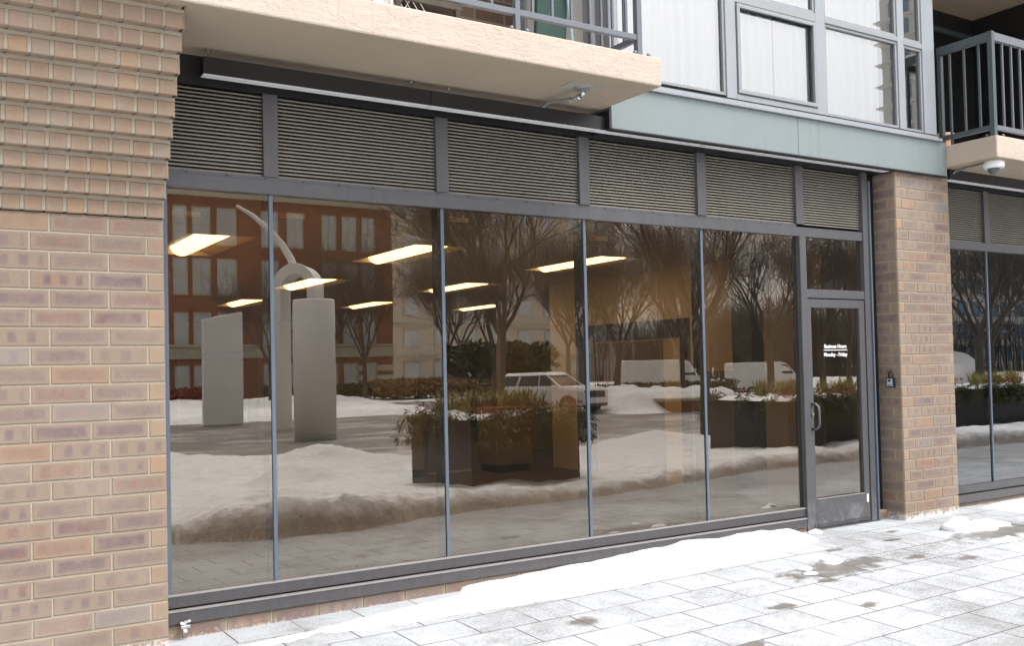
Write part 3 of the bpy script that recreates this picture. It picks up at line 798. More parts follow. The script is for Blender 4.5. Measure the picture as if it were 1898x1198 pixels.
def sash(x0, x1, z0, z1, op=False, mat='bayglass'):
    w = .026
    mb = MB(); y0 = by0+.012
    mb.box(x0, x1, y0, -.15, z0, z0+w); mb.box(x0, x1, y0, -.15, z1-w, z1); mb.box(x0, x0+w, y0, -.15, z0+w, z1-w); mb.box(x1-w, x1, y0, -.15, z0+w, z1-w)
    if op:
        k = .034
        y1 = by0-.012
        mb.box(x0+.01, x1-.01, y1, y0-.002, z0+.01, z0+.01+k); mb.box(x0+.01, x1-.01, y1, y0-.002, z1-.01-k, z1-.01)
        mb.box(x0+.01, x0+.01+k, y1, y0-.002, z0+.01+k, z1-.01-k); mb.box(x1-.01-k, x1-.01, y1, y0-.002, z0+.01+k, z1-.01-k)
    f = obj(mb, 'window', M['bayframe'], BW, bevel=.003)
    pane('pane', f, x0+w, x1-w, z0+w, z1-w, -.215, mat)
    return f
sash(4.60, 5.742, ZB+.02, ZU)
sash(5.858, 6.842, ZB+.045, 4.50, True); sash(5.858, 6.842, 4.578, ZU)
sash(6.962, 7.985, ZB+.004, 4.515); sash(6.962, 7.985, 4.56, ZU)
sash(8.075, 8.36, ZB-.02+.02, 4.50); sash(8.075, 8.36, 4.548, ZU)
mb = MB(); mb.box(5.858, 6.842, by0, -.1, 4.50, 4.578); mb.box(6.962, 7.985, by0, -.1, 4.515, 4.56); mb.box(8.075, 8.36, by0, -.1, 4.50, 4.548)
mb.box(5.858, 6.842, by0-.001, -.1, ZB, ZB+.045)
obj(mb, 'transom_bar', M['bayframe'], BW, bevel=.003)
def drape(x0, x1, z0, z1, y, amp=.024, n=None, seed=1):
    mb = MB(); n = n or int((x1-x0)/.012)
    rs = random.Random(seed); ph = rs.random()*6
    for i in range(n+1):
        x = x0+(x1-x0)*i/n
        yy = y+amp*math.sin(x*52+ph+1.1*math.sin(x*9+seed))*(.6+.4*math.sin(x*7+seed))
        mb.v.append((x, yy, z0)); mb.v.append((x, yy*.95+y*.05, z1))
    for i in range(n): mb.f.append((2*i, 2*i+2, 2*i+3, 2*i+1)); mb.m.append(0)
    return obj(mb, 'curtain', M['curtain'], BW, smooth=True)
drape(4.62, 5.75, ZB, ZU, -.165, seed=2); drape(5.80, 6.36, ZB, ZU, -.165, seed=3); drape(6.40, 6.86, ZB, ZU, -.16, seed=4); drape(6.93, 7.78, ZB, ZU, -.165, seed=5)
# left return of the bay with its own pane and curtain
mb = MB(); mb.box(4.53, 4.60, .0, .08, ZB, ZU); mb.box(4.53, 4.60, .45, .53, ZB, ZU); mb.box(4.53,4.60,.9,1.0,ZB,ZU); obj(mb, 'side_frame', M['bayframe2'], BW)
mb = MB(); mb.box(4.56, 4.57, -.18, 1.0, ZB, ZU); obj(mb, 'side_curtain', M['curtain'], BW)
mb = MB(); mb.box(8.545, 8.56, by0+.01, 1.6, ZB, ZU); mb.box(4.6, 8.54, 1.2, 1.3, ZB, ZU, 1); mb.box(4.6, 8.54, -.05, 1.2, ZB-.02, ZB-.005, 1); mb.box(4.5, 8.56, by0, 1.6, ZU, ZU+.2, 0)
obj(mb, 'bay_body', [M['bayframe2'], M['carpet']], BW)

# ------------------------------------------------------------------ right balcony
BR = thing('balcony', 'balcony at the right end with dark grey railing and cream slab', 'balcony', (10.5,-.3,3.385))
mb = MB(); mb.box(8.693, 13.5, -.765, 1.7, 3.386, 3.595); sl = obj(mb, 'slab', [M['stucco'], M['concrete'], M['slabside']], BR, bevel=.01)
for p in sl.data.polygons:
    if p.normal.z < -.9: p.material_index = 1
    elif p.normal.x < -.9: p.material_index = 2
X0 = 8.70
rail_bar(BR, 'top_rail', X0-.012, X0+.045, -.70, -.175, 4.505, 4.582, 'raildark'); rail_bar(BR, 'bottom_rail', X0, X0+.035, -.70, -.20, 3.655, 3.70, 'raildark')
rail_bar(BR, 'railing_post', X0-.004, X0+.045, -.748, -.70, 3.595, 4.588, 'raildark'); rail_bar(BR, 'railing_post', X0-.004, X0+.04, -.215, -.175, 3.595, 4.504, 'raildark')
for y in (-.30,-.45,-.60): rail_bar(BR, 'baluster', X0+.006, X0+.026, y-.01, y+.01, 3.595 if y == -.30 else 3.70, 4.504, 'raildark')
rail_bar(BR, 'top_rail', X0+.046, 13.4, -.742, -.70, 4.505, 4.582, 'rail'); rail_bar(BR, 'bottom_rail', X0+.046, 13.4, -.738, -.705, 3.655, 3.70, 'rail')
x = X0+.20
while x < 12.5: rail_bar(BR, 'baluster', x-.009, x+.009, -.732, -.712, 3.70, 4.504, 'rail'); x += .148
for x in (8.66, 8.80):
    mb = MB(); mb.lathe([(.017,0),(.017,.012),(.012,.024),(.005,.03)], (x+.05,-.735 if x > 8.7 else -.66,3.594), 12); obj(mb, 'anchor_nut', M['raildark'], BR, smooth=True)
mb = MB(); mb.box(8.56, 13.5, 1.62, 1.8, 3.6, 6.1); o = obj(mb, 'recess_wall', M['black'], BR)
mb = MB(); mb.box(8.62, 10.3, 1.55, 1.6, 5.72, 5.82); mb.box(10.3, 10.38, 1.52, 1.6, 3.6, 6.04); mb.box(10.4, 13, 1.55, 1.6, 5.74, 5.8); obj(mb, 'door_frame', M['raildark'], BR)
mb = MB(); mb.box(8.62, 9.75, 1.58, 1.61, 3.62, 5.72); obj(mb, 'door_curtain', plain('beige_drape', (.16,.13,.09), .9), BR)
UB = MB(); UB.box(8.56, 13.5, -.8, 1.9, 6.05, 6.25)
o = obj(UB, 'ceiling_slab', M['concrete'], BR)
mb = MB(); mb.box(12.2, 12.4, -.5, 1.6, 3.6, 6.04); obj(mb, 'partition', M['black'], BR)
mb = MB(); mb.lathe([(.055,0),(.075,.05),(.085,.13),(.10,.15),(.10,.17),(.085,.17),(.08,.12)], (8.92,-.08,3.597), 20)
o = obj(mb, 'flower_pot', M['terracotta'], origin=(8.92,-.08,3.597), smooth=True); tag(o, 'glazed orange and cream pot behind the right balcony railing', 'pot')

# dome camera under the right balcony
CX, CY = 8.85, -.635
DC = thing('security_camera', 'white dome security camera under the right balcony', 'camera', (CX,CY,3.386))
mb = MB(); mb.lathe([(.083,-.072),(.092,-.060),(.094,-.022),(.090,-.012),(.086,0)], (CX,CY,3.385), 28); obj(mb, 'housing', M['white'], DC, smooth=True)
mb = MB(); mb.lathe([(.004,-.128),(.03,-.122),(.047,-.105),(.056,-.085),(.058,-.0725)], (CX,CY,3.385), 24); obj(mb, 'dome', M['domeglass'], DC, smooth=True)
mb = MB(); mb.box(9.15, 9.42, -.50, -.28, 3.380, 3.3855); obj(mb, 'plate', M['plate'], DC)
mb = MB(); mb.tube([(CX-.02,CY+.07,3.368),(CX-.01,-.45,3.371),(CX,-.33,3.371),(CX+.01,-.23,3.362),(CX+.02,-.17,3.33),(CX+.02,-.155,3.28)], .011, 8)
mb.tube([(CX,-.36,3.371),(CX,-.345,3.371)], .017, 8); obj(mb, 'conduit', M['galv'], DC, smooth=True)

# key lock box on the pillar side
KB = thing('key_lock_box', 'small grey key lock box hanging on the side of the narrow brick pillar', 'lock box', (7.90,-.117,1.25))
mb = MB(); mb.prism([(-.158,1.247),(-.076,1.247),(-.082,1.338),(-.152,1.338)], 'x', 7.885, 7.918); obj(mb, 'body', M['black'], KB, bevel=.004)
mb = MB(); mb.prism([(-.148,1.256),(-.086,1.256),(-.092,1.328),(-.142,1.328)], 'x', 7.881, 7.884); f = obj(mb, 'front_plate', plain('grey_plate', (.48,.52,.56), .4), KB)
mb = MB(); mb.tube([(7.881,-.117,1.31),(7.876,-.117,1.31)], .013, 12); obj(mb, 'dial', M['black'], f)
mb = MB(); mb.box(7.8795, 7.8808, -.14, -.094, 1.262, 1.269); obj(mb, 'print', M['black'], f)
mb = MB(); mb.tube([(7.90,-.139,1.337)]+[(7.90,-.117+.022*math.cos(a),1.372+.02*math.sin(a)) for a in lin(math.pi, 0, 9)]+[(7.90,-.095,1.337)], .0055, 8); mb.tube([(7.917,-.117,1.415),(7.90,-.117,1.39)], .004, 6); obj(mb, 'shackle', M['black'], KB, smooth=True)

# hose tap low by the left pillar
HB = thing('hose_tap', 'small metal hose tap on the bricks beside the wide pillar', 'tap', (1.42,-.05,.03))
mb = MB(); mb.tube([(1.40,-.03,.035),(1.40,-.085,.035)], .017, 10); mb.tube([(1.40,-.07,.06),(1.40,-.075,.02),(1.402,-.09,-.005)], [.013,.02,.016], 10); mb.box(1.375,1.43,-.105,-.065,.025,.042); obj(mb, 'body', M['chrome'], HB, bevel=.003)
mb = MB(); mb.tube([(1.375,-.09,.055),(1.432,-.09,.062)], .008, 8); mb.lathe([(.022,0),(.022,.008)], (1.403,-.085,.062), 6); obj(mb, 'handle', M['chrome'], HB)

# ------------------------------------------------------------------ snow by the wall
def strip(x, y):
    d = -y; g0 = ground_z(x, y)
    fr_ = lerp(x, [1.1,1.6,2.0,2.4,2.9,3.4,4.3,4.9,6.0,6.55,6.75], [.50,.66,.68,.74,.72,.76,.76,.70,.58,.42,.3]) + .035*fbm(x, 3, 2.3, 3, 9)
    hb = lerp(x, [1.1,1.7,2.4,3.0,3.6,4.2,5.0,5.7,6.2,6.5,6.75], [.010,.012,.016,.022,.030,.044,.062,.068,.062,.045,.0]) + .012*fbm(x, 0, 3.1, 3, 4)
    bk = lerp(x, [1.1,1.6,2.2,2.8,3.3,6.5,6.75], [.36,.30,.21,.13,.04,.03,.05])
    if x > 6.45: fr_ = .10+(fr_-.10)*math.sqrt(max(0, 1-((x-6.45)/.3)**2))
    if d > fr_ or d < bk-.02: return g0-.02
    t = (d-bk)/(fr_-bk)
    prof = min(1, (1-t)*3.2)**.55 * (1-.62*t) * (1 if bk < .045 else sst(d, bk-.02, bk+.16))
    return g0 - .02 + (hb*(1+.5*fbm(x, y, 1.6, 3, 7))+min(1,hb/.07)*(.03+.022*fbm(x, y, 4, 4, 2))+.012)*prof*min(1, max(0,(6.75-x)/.12))
g = grid(lin(1.1, 6.76, 230), lin(-.86, -.005, 46), strip)
o = obj(g, 'snow_strip', M['snow_dirty'], smooth=True)
at = o.data.attributes.new('dirt', 'FLOAT', 'POINT')
at.data.foreach_set('value', [max(0, min(.5, .62-(z-ground_z(x, y))*26)) if z > ground_z(x, y)-.015 else .5 for x, y, z in g.v])
tag(o, 'thin strip of clean white snow piled against the wall under the long window', 'snow', kind='stuff')
def chunk(x, y, s, seed, label, zs=.6, grp=None):
    mb = MB(); n = 12; rows = 8; rs = random.Random(seed)
    z0 = ground_z(x, y)-.012
    prof = [(0,1)] 
    for j in range(rows):
        ph = math.pi/2*j/(rows-1)
        for i in range(n):
            th = 2*math.pi*i/n
            r = s*math.cos(ph*.97)*(1+.35*mnoise.noise(Vector((math.cos(th)*1.3+seed, math.sin(th)*1.3, ph*1.5))))
            hh = s*zs*math.sin(ph)*(1+.3*mnoise.noise(Vector((math.cos(th)+seed, math.sin(th)*1.1, 4.))))
            mb.v.append((x+r*math.cos(th)*1.25, y+r*math.sin(th), z0+hh))
    for j in range(rows-1):
        for i in range(n):
            i2 = (i+1) % n; mb.f.append((j*n+i, j*n+i2, (j+1)*n+i2, (j+1)*n+i)); mb.m.append(0)
    mb.f.append(tuple((rows-1)*n+i for i in range(n))); mb.m.append(0)
    o = obj(mb, 'snow_lump', M['snow'], origin=(x,y,z0), smooth=True); tag(o, label, 'snow lump', grp)
chunk(7.86, -.80, .13, 3, 'largest blocky snow lump on the paving by the narrow brick pillar', .95)
chunk(8.08, -.86, .12, 8, 'softer low snow lump touching the largest lump by the pillar', .55)
chunk(8.30, -.78, .17, 14, 'flat snow patch right of the largest lump', .25)
chunk(7.78, -1.30, .055, 5, 'small round snow lump in the wet patch right of the pillar', .8)
chunk(7.66, -1.26, .06, 6, 'tiny flattened snow lump beside the small round one', .5)
chunk(5.95, -.98, .085, 9, 'pointed snow lump in the wet patch near the end of the strip', .6)
chunk(5.62, -1.03, .05, 21, 'little snow lump left of the pointed lump', .5)
chunk(5.55, -1.13, .06, 22, 'flat icy lump at the left edge of the wet patch', .3)
chunk(6.03, -1.42, .05, 25, 'flat icy lump at the near side of the wet patch', .35)
chunk(6.80, -.11, .06, 27, 'small snow lump at the foot of the door frame', .7)
def edge_snow(x, y):
    d = -y; g0 = ground_z(x, y); e = .25+.25*fbm(x, 0, 1.1, 3, 12)
    return g0-.02+(.055+.03*fbm(x, y, 3, 4, 6))*sst(x, 8.85, 9.6)*sst(d, .05, .2)*sst(.62+e-d, 0, .25)
o = obj(grid(lin(8.8, 14, 60), lin(-1.3, -.03, 24), edge_snow), 'snow_strip', M['snow'], smooth=True); tag(o, 'narrow snow strip below the second shop window', 'snow', kind='stuff')

# ------------------------------------------------------------------ interior
IN = thing('interior_room', 'brown office room with dark doorways behind the long window', 'room', (7,8,.0))
mb = MB(); mb.box(-6, 22, .12, 16.4, -.05, .02); o = obj(mb, 'floor', M['carpet'], IN)
mb = MB(); mb.box(-6, 22, .10, 16.4, 2.752, 2.9)
CEIL = []
LIGHTS = [(2.45,2.72,4.25),(4.62,2.62,4.22),(7.0,2.72,4.32),(4.88,6.2,7.85),(7.18,6.1,7.7),(5.08,9.9,11.5),(7.42,9.85,11.5),(9.9,9.95,11.6),(.1,2.7,4.25),(-2.2,2.7,4.25),(2.5,6.1,7.7),(.2,6.1,7.7),(2.6,9.9,11.5)]  # last five are unseen lamps added to brighten the office
# ceiling with openings for the lamps
def ceiling():
    mb = MB(); W = .31
    xs = sorted({-6., 22.} | {x-W for x,_,_ in LIGHTS} | {x+W for x,_,_ in LIGHTS}); ys = sorted({.10, 16.4} | {a for _,a,_ in LIGHTS} | {c for _,_,c in LIGHTS})
    for i in range(len(xs)-1):
        for j in range(len(ys)-1):
            cx, cy = (xs[i]+xs[i+1])/2, (ys[j]+ys[j+1])/2
            if any(abs(cx-x) < W and a < cy < c for x,a,c in LIGHTS): continue
            mb.quad((xs[i],ys[j],2.75),(xs[i],ys[j+1],2.75),(xs[i+1],ys[j+1],2.75),(xs[i+1],ys[j],2.75))
    mb.box(-6, 22, .10, 16.4, 2.95, 3.0)
    return mb
obj(ceiling(), 'ceiling', M['ceil'], IN)
mb = MB(); mb.box(-6, 22, 16.4, 16.6, 0, 2.9); obj(mb, 'back_wall', M['brownwall'], IN)
mb = MB(); mb.box(-6, -5.9, .1, 16.4, 0, 2.9); mb.box(21.9, 22, .1, 16.4, 0, 2.9); obj(mb, 'end_walls', M['brownwall'], IN)
def portal(x0, x1, zt):
    mb = MB(); y = 16.18; w = .19
    mb.box(x0, x1, y, 16.39, zt-w, zt); mb.box(x0, x0+w, y, 16.39, .02, zt-w); mb.box(x1-w, x1, y, 16.39, .02, zt-w); obj(mb, 'doorway_frame', M['black'], IN)
    mb = MB(); mb.box(x0+w, x1-w, 16.3, 16.39, .02, zt-w); obj(mb, 'doorway_panel', M['desk'], IN)
portal(5.0, 7.0, 2.04); portal(11.15, 12.85, 2.17)
# partition with tan paint, right part of the room
mb = MB(); mb.box(8.3, 8.5, 1.0, 6.1, .02, 2.749); PW = obj(mb, 'partition_wall', M['tan'], IN)
mb = MB(); mb.box(8.27, 8.299, 3.05, 5.15, 1.86, 2.09); mb.box(8.27, 8.299, 3.05, 3.2, .02, 1.86); mb.box(8.27, 8.299, 4.98, 5.15, .02, 1.86); obj(mb, 'partition_frame', M['black'], IN)
mb = MB(); mb.box(8.285, 8.298, 3.55, 4.95, .02, 1.83); obj(mb, 'partition_door', M['desk'], IN)
mb = MB(); mb.box(8.286, 8.2985, 2.1, 3.04, .02, 1.42); obj(mb, 'wainscot', M['desk'], IN)  # added dark panel, stands in for the dimmer lower wall
mb = MB(); mb.box(8.02, 8.27, 1.75, 2.05, .02, 2.749); obj(mb, 'dark_column', M['black'], IN)
mb = MB(); mb.box(8.05, 8.29, 1.02, 1.6, .02, 2.3); obj(mb, 'side_panel', M['brownwall'], IN)
mb = MB(); mb.box(9.2, 21, 9.0, 9.15, .02, 2.749); obj(mb, 'cross_wall', M['brownwall'], IN)
DK = thing('reception_desk', 'brown pedestal desk with dark toe kick inside the office', 'desk', (7.5,6.1,.02))
mb = MB(); mb.box(7.18, 7.79, 5.88, 6.4, .13, .95); obj(mb, 'body', M['cabinet'], DK, bevel=.008)
mb = MB(); mb.box(7.21, 7.76, 5.91, 6.37, .02, .13); obj(mb, 'toe_kick', M['black'], DK)
CB = thing('cabinet', 'narrow tan cabinet with dark base inside the office', 'cabinet', (6.1,6.4,.02))
mb = MB(); mb.box(5.97, 6.19, 6.22, 6.6, .13, .9); obj(mb, 'body', M['cabinet'], CB, bevel=.006)
mb = MB(); mb.box(5.98, 6.18, 6.24, 6.58, .02, .13); obj(mb, 'base', M['black'], CB)
CC = thing('cabinet', 'wide brown low cabinet between the narrow tan cabinet and the desk', 'cabinet', (6.75,6.7,.02))
mb = MB(); mb.box(6.37, 7.08, 6.45, 6.9, .05, .9); obj(mb, 'body', M['desk'], CC, bevel=.006)
mb = MB(); mb.box(6.37, 7.08, 6.44, 6.449, .02, .05); obj(mb, 'base', M['tan'], CC)
def lamp(i, x, y0, y1):
    lbl = ['nearest ceiling lamp in the leftmost window pane','nearest ceiling lamp in the second pane from the left','long ceiling lamp crossing the third window joint','ceiling lamp above the white arch','ceiling lamp beside the second window joint','small far ceiling lamp in the leftmost pane','far ceiling lamp below the larger one in the second pane','far ceiling lamp low in the middle pane'] + ['ceiling lamp of the office left of the panes, behind the wide pillar']*5
    lbl = lbl[i]
    t = thing('ceiling_lamp', lbl, 'ceiling lamp', (x,(y0+y1)/2,2.75), group='recessed office ceiling lamps')
    mb = MB(); W = .31; h = .085
    # pan: two wings rising to the middle, closed ends
    mb.quad((x-W,y0,2.75),(x-.10,y0,2.75+h),(x-.10,y1,2.75+h),(x-W,y1,2.75)); mb.quad((x+.10,y0,2.75+h),(x+W,y0,2.75),(x+W,y1,2.75),(x+.10,y1,2.75+h))
    mb.quad((x-.10,y0,2.75+h),(x+.10,y0,2.75+h),(x+.10,y1,2.75+h),(x-.10,y1,2.75+h))
    for y in (y0+.001, y1-.001): mb.add([(x-W,y,2.75),(x-.10,y,2.75+h),(x+.10,y,2.75+h),(x+W,y,2.75)], [(0,1,2,3)])
    obj(mb, 'pan', M['pan'], t)
    mb = MB(); n = 10; pr_ = [(x+.115*math.cos(a), 2.75+h-.004-.098*math.sin(a)) for a in lin(0, math.pi, n+1)]
    mb.prism(pr_, 'y', y0+.02, y1-.02); obj(mb, 'lens', M['lens'], t)
for i, (x, a, c) in enumerate(LIGHTS): lamp(i, x, a, c)
# added black sheet stands in for the unlit room behind the second front
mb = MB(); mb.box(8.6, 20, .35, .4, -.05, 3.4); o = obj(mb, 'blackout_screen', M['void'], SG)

# building mass above and beside (unseen, keeps the light honest)
mb = MB(); mb.box(-3, 13.5, 1.85, 2.2, 3.4, 14); mb.box(-3, 8.56, -.2, 1.9, 6.2, 6.4)
o = obj(mb, 'upper_building', M['brownwall']); tag(o, 'upper brick storeys of the building above the balconies', 'building')

# ------------------------------------------------------------------ planters and plants (seen mirrored in the glass)
def leaves(mb, c, rad, n, size, rs, up=.2, flat=1.0, droop=0, elong=1.0, wid=1.0):
    for _ in range(n):
        while True:
            p = Vector((rs.uniform(-1,1), rs.uniform(-1,1), rs.uniform(-1,1)))
            if p.length < 1: break
        q = Vector((c[0]+p.x*rad[0], c[1]+p.y*rad[1], c[2]+p.z*rad[2]))
        d = Vector((p.x+rs.uniform(-.5,.5), p.y+rs.uniform(-.5,.5), p.z*flat+up+rs.uniform(-.4,.4)-droop)).normalized()
        s_ = d.cross(Vector((rs.uniform(-1,1), rs.uniform(-1,1), rs.uniform(-1,1)))).normalized()
        L = size*rs.uniform(.6,1.4)*elong; w = size*rs.uniform(.25,.45)*wid
        mb.add([q-s_*w*.4, q+d*L*.5-s_*w, q+d*L, q+d*L*.5+s_*w], [(0,1,2,3)])
def planter(x0, x1, d0, d1, zt, word, seed):
    rs = random.Random(seed); zg = ground_z(x0, -d0)
    t = thing('planter', f'large dark square planter {word}', 'planter', ((x0+x1)/2, -(d0+d1)/2, zg-.1), group='dark planters along the kerb')
    mb = MB(); mb.box(x0, x1, -d1, -d0, zg-.1, zt-.04); obj(mb, 'tub', M['planter'], t, bevel=.015)
    mb = MB(); w = .05
    mb.box(x0-.01, x1+.01, -d0-w, -d0+.01, zt-.04, zt); mb.box(x0-.01, x1+.01, -d1-.01, -d1+w, zt-.04, zt); mb.box(x0-.01, x0+w, -d1+w, -d0-w, zt-.04, zt); mb.box(x1-w, x1+.01, -d1+w, -d0-w, zt-.04, zt)
    obj(mb, 'rim', M['planter'], t)
    cx, cy = (x0+x1)/2, -(d0+d1)/2; hx, hy = (x1-x0)/2, (d1-d0)/2
    def zf(x, y): 
        e = max(abs(x-cx)/hx, abs(y-cy)/hy); return zt-.03+(.10+.09*fbm(x, y, 1.7, 3, seed))*sst(1-e, 0, .22)
    obj(grid(lin(x0+.03, x1-.03, 26), lin(-d1+.03, -d0-.03, 22), zf), 'snow_cap', M['snow_far'], t, smooth=True)
    mb = MB()
    for k in range(46):   # drooping cut boughs round the rim
        s = rs.random(); side = rs.choice('fflrb')
        if side == 'f': c = (x0+(x1-x0)*s, -d0+.05); dx, dy = 0, 1
        elif side == 'b': c = (x0+(x1-x0)*s, -d1-.05); dx, dy = 0, -1
        elif side == 'l': c = (x0-.05, -d1+(d1-d0)*s); dx, dy = -1, 0
        else: c = (x1+.05, -d1+(d1-d0)*s); dx, dy = 1, 0
        for q in range(5):
            leaves(mb, (c[0]+dx*.05*q, c[1]+dy*.05*q, zt+.07-.035*q*q*.55), (.11,.11,.06), 40, .065, rs, -.2, 1, .6, 1.6, .35)
    e = obj(mb, 'evergreen_boughs', M['everg'], origin=(cx,cy,zt)); tag(e, f'dark drooping evergreen boughs round the planter {word}', 'boughs')
    mb = MB()
    for k in range(26):
        s = rs.random(); c = (x0+(x1-x0)*s, rs.choice((-d0-.05, -d0-.05, -d1+.12, -d0-.25)))
        leaves(mb, (c[0], c[1], zt+.13), (.11,.09,.07), 30, .05, rs, .5, 1, 0, 1, .7)
    e = obj(mb, 'red_foliage', M['redleaf'], origin=(cx,cy,zt)); tag(e, f'red leafy sprays along the edge of the planter {word}', 'foliage')
    mb = MB()
    for k in range(16):
        c = (cx+rs.uniform(-.75,.75)*hx, cy+rs.uniform(-.6,.6)*hy)
        for q in range(46):
            a = rs.uniform(0, 6.28); b_ = rs.uniform(.1,.75); h = rs.uniform(.16,.40)
            p0 = Vector((c[0]+rs.uniform(-.1,.1), c[1]+rs.uniform(-.1,.1), zt+.04)); d = Vector((math.cos(a)*b_, math.sin(a)*b_, 1)).normalized()
            s_ = Vector((-math.sin(a), math.cos(a), 0)); p1 = p0+d*h*.6; p2 = p0+d*h+Vector((math.cos(a),math.sin(a),0))*.05
            mb.add([p0-s_*.010, p0+s_*.010, p1+s_*.012, p1-s_*.012, p2], [(0,1,2,3),(3,2,4)])
    e = obj(mb, 'juniper', M['juniper'], origin=(cx,cy,zt)); tag(e, f'yellow green juniper tufts growing in the planter {word}', 'shrub')
planter(6.04, 7.70, 4.6, 6.3, .86, 'mirrored in the middle window panes', 41)
planter(12.75, 15.6, 5.5, 7.4, .84, 'mirrored beside the glass door', 42)
planter(19.6, 23.4, 6.2, 8.2, .86, 'mirrored in the second shop window', 43)
YS = thing('yard_sign', 'small dark house shaped sign on a stake in the middle planter', 'sign', (6.8,-5.2,.86))
mb = MB(); mb.tube([(6.84,-5.6,.86),(6.84,-5.6,1.32)], .008, 6); obj(mb, 'stake', M['black'], YS)
mb = MB(); mb.prism([(6.75,1.28),(6.93,1.28),(6.93,1.41),(6.84,1.48),(6.75,1.41)], 'y', -5.605, -5.595); f = obj(mb, 'sign_face', plain('sign_dark', (.02,.05,.04), .5), YS)
mb = MB(); mb.box(6.77,6.91,-5.594,-5.592,1.30,1.32); mb.box(6.79,6.89,-5.594,-5.592,1.345,1.36); obj(mb, 'sign_print', M['sticker'], f)

# bare trees -------------------------------------------------------------
def tree_meshes(seed, H, r0, fork, spread, levels=5, dens=1.0, mat='bark'):
    rs = random.Random(seed); tr = MB(); tw = MB()
    def branch(p, d, L, r, lv):
        n = 4 if lv < 2 else 3; pts = [p]; rad = [r]; q = p.copy(); dd = d.copy()
        for i in range(n):
            dd = (dd + Vector((rs.uniform(-1,1), rs.uniform(-1,1), rs.uniform(-.4,.8)))*(.16 if lv < 2 else .24)).normalized()
            q = q + dd*L/n; pts.append(q.copy()); rad.append(max(.0045, r*(1-.45*(i+1)/n)))
        (tr if lv <= 1 else tw).tube(pts, rad, 7 if lv <= 1 else (5 if lv == 2 else 3), cap=False)
        if lv >= levels: return
        k = rs.choice((3,4,5)) if lv < 2 else int(rs.choice((3,4,4,5))*dens)
        for j in range(k):
            t = rs.uniform(.35, 1.0) if lv else rs.uniform(.75, 1.)
            i = min(n-1, int(t*n)); bp = pts[i].lerp(pts[i+1], t*n-i)
            ax = dd.orthogonal().normalized(); ax.rotate(Matrix.Rotation(rs.uniform(0, 6.28), 3, dd))
            nd = (dd*rs.uniform(.75,1.0) + ax*spread*rs.uniform(.5,1.1) + Vector((0,0,.18))).normalized()
            branch(bp, nd, L*rs.uniform(.52,.8), max(.005, rad[i]*rs.uniform(.45,.62)), lv+1)
        # leader continues
        branch(pts[-1], dd, L*.72, rad[-1]*.9, lv+1)
    # trunk
    base = [(0,0,-.2), (0,0,.1), (rs.uniform(-.05,.05), rs.uniform(-.05,.05), fork*.5), (rs.uniform(-.1,.1), rs.uniform(-.1,.1), fork)]
    tr.tube(base, [r0*1.35, r0*1.1, r0*.95, r0*.9], 10, cap=False)
    top = Vector(base[-1])
    nl = rs.choice((4,5,5))
    for j in range(nl):
        a = 6.28*j/nl+rs.uniform(-.4,.4); b_ = rs.uniform(.45,1.0)*spread
        branch(top+Vector((0,0,rs.uniform(-.25,0))), Vector((math.cos(a)*b_, math.sin(a)*b_, 1)).normalized(), (H-fork)*.40, r0*.52, 1)
    return tr, tw
def tree(x, d, seed, H, r0, fork, spread, label, levels=5, dens=1.0, group=None, mat='bark'):
    z = ground_z(x, -d)
    t = thing('bare_tree', label, 'tree', (x,-d,z), 0, group)
    a, b_ = tree_meshes(seed, H, r0, fork, spread, levels, dens)
    obj(a, 'trunk', M[mat], t, local=True, smooth=True); obj(b_, 'crown', M['twig'], t, local=True)
    return t
tree(11.95, 13.6, 5, 8.2, .12, 2.75, .85, 'bare young tree with spreading branches above the middle planter reflection', 6, .85)
tree(17.0, 12.0, 12, 8.0, .13, 2.9, .8, 'bare tree behind the planter mirrored beside the door', 5)
tree(29.5, 12.5, 17, 8.5, .14, 2.6, .8, 'bare tree leaning over the planter in the second shop window', 5)
BT = [tree(0, 60, 100+k, 11+k, .17, 3.2, .7, 'bare tree in the wood across the street', 5, 1.0, 'bare trees across the street', 'barkpale' if k % 2 else 'bark') for k in range(3)]
spots = [(31,33,1.0),(34.5,41,1.1),(38,36,1.05),(42,33,1.2),(46,44,1.1),(50,36,1.15),(40,48,1.1),(55,33,1.15),(60,42,1.2),(33,55,1.1),(45,57,1.2),(24,49,.9),(17.5,47,.85),(65,30,1.1),(72,38,1.2),(80,28,1.1),(52,52,1.2),(70,50,1.2),(26,60,1.1),(38,62,1.2),(31.5,46,1.0),(48,29,1.0),(58,25,1.0)]
for i, (x, d, s) in enumerate(spots):
    o = BT[i] if i < 3 else copy_tree(BT[i % 3])
    o.location = (x, -d, ground_z(x, -d)); o.rotation_euler = (0,0,i*1.37); o.scale = (s,s,s*.9)

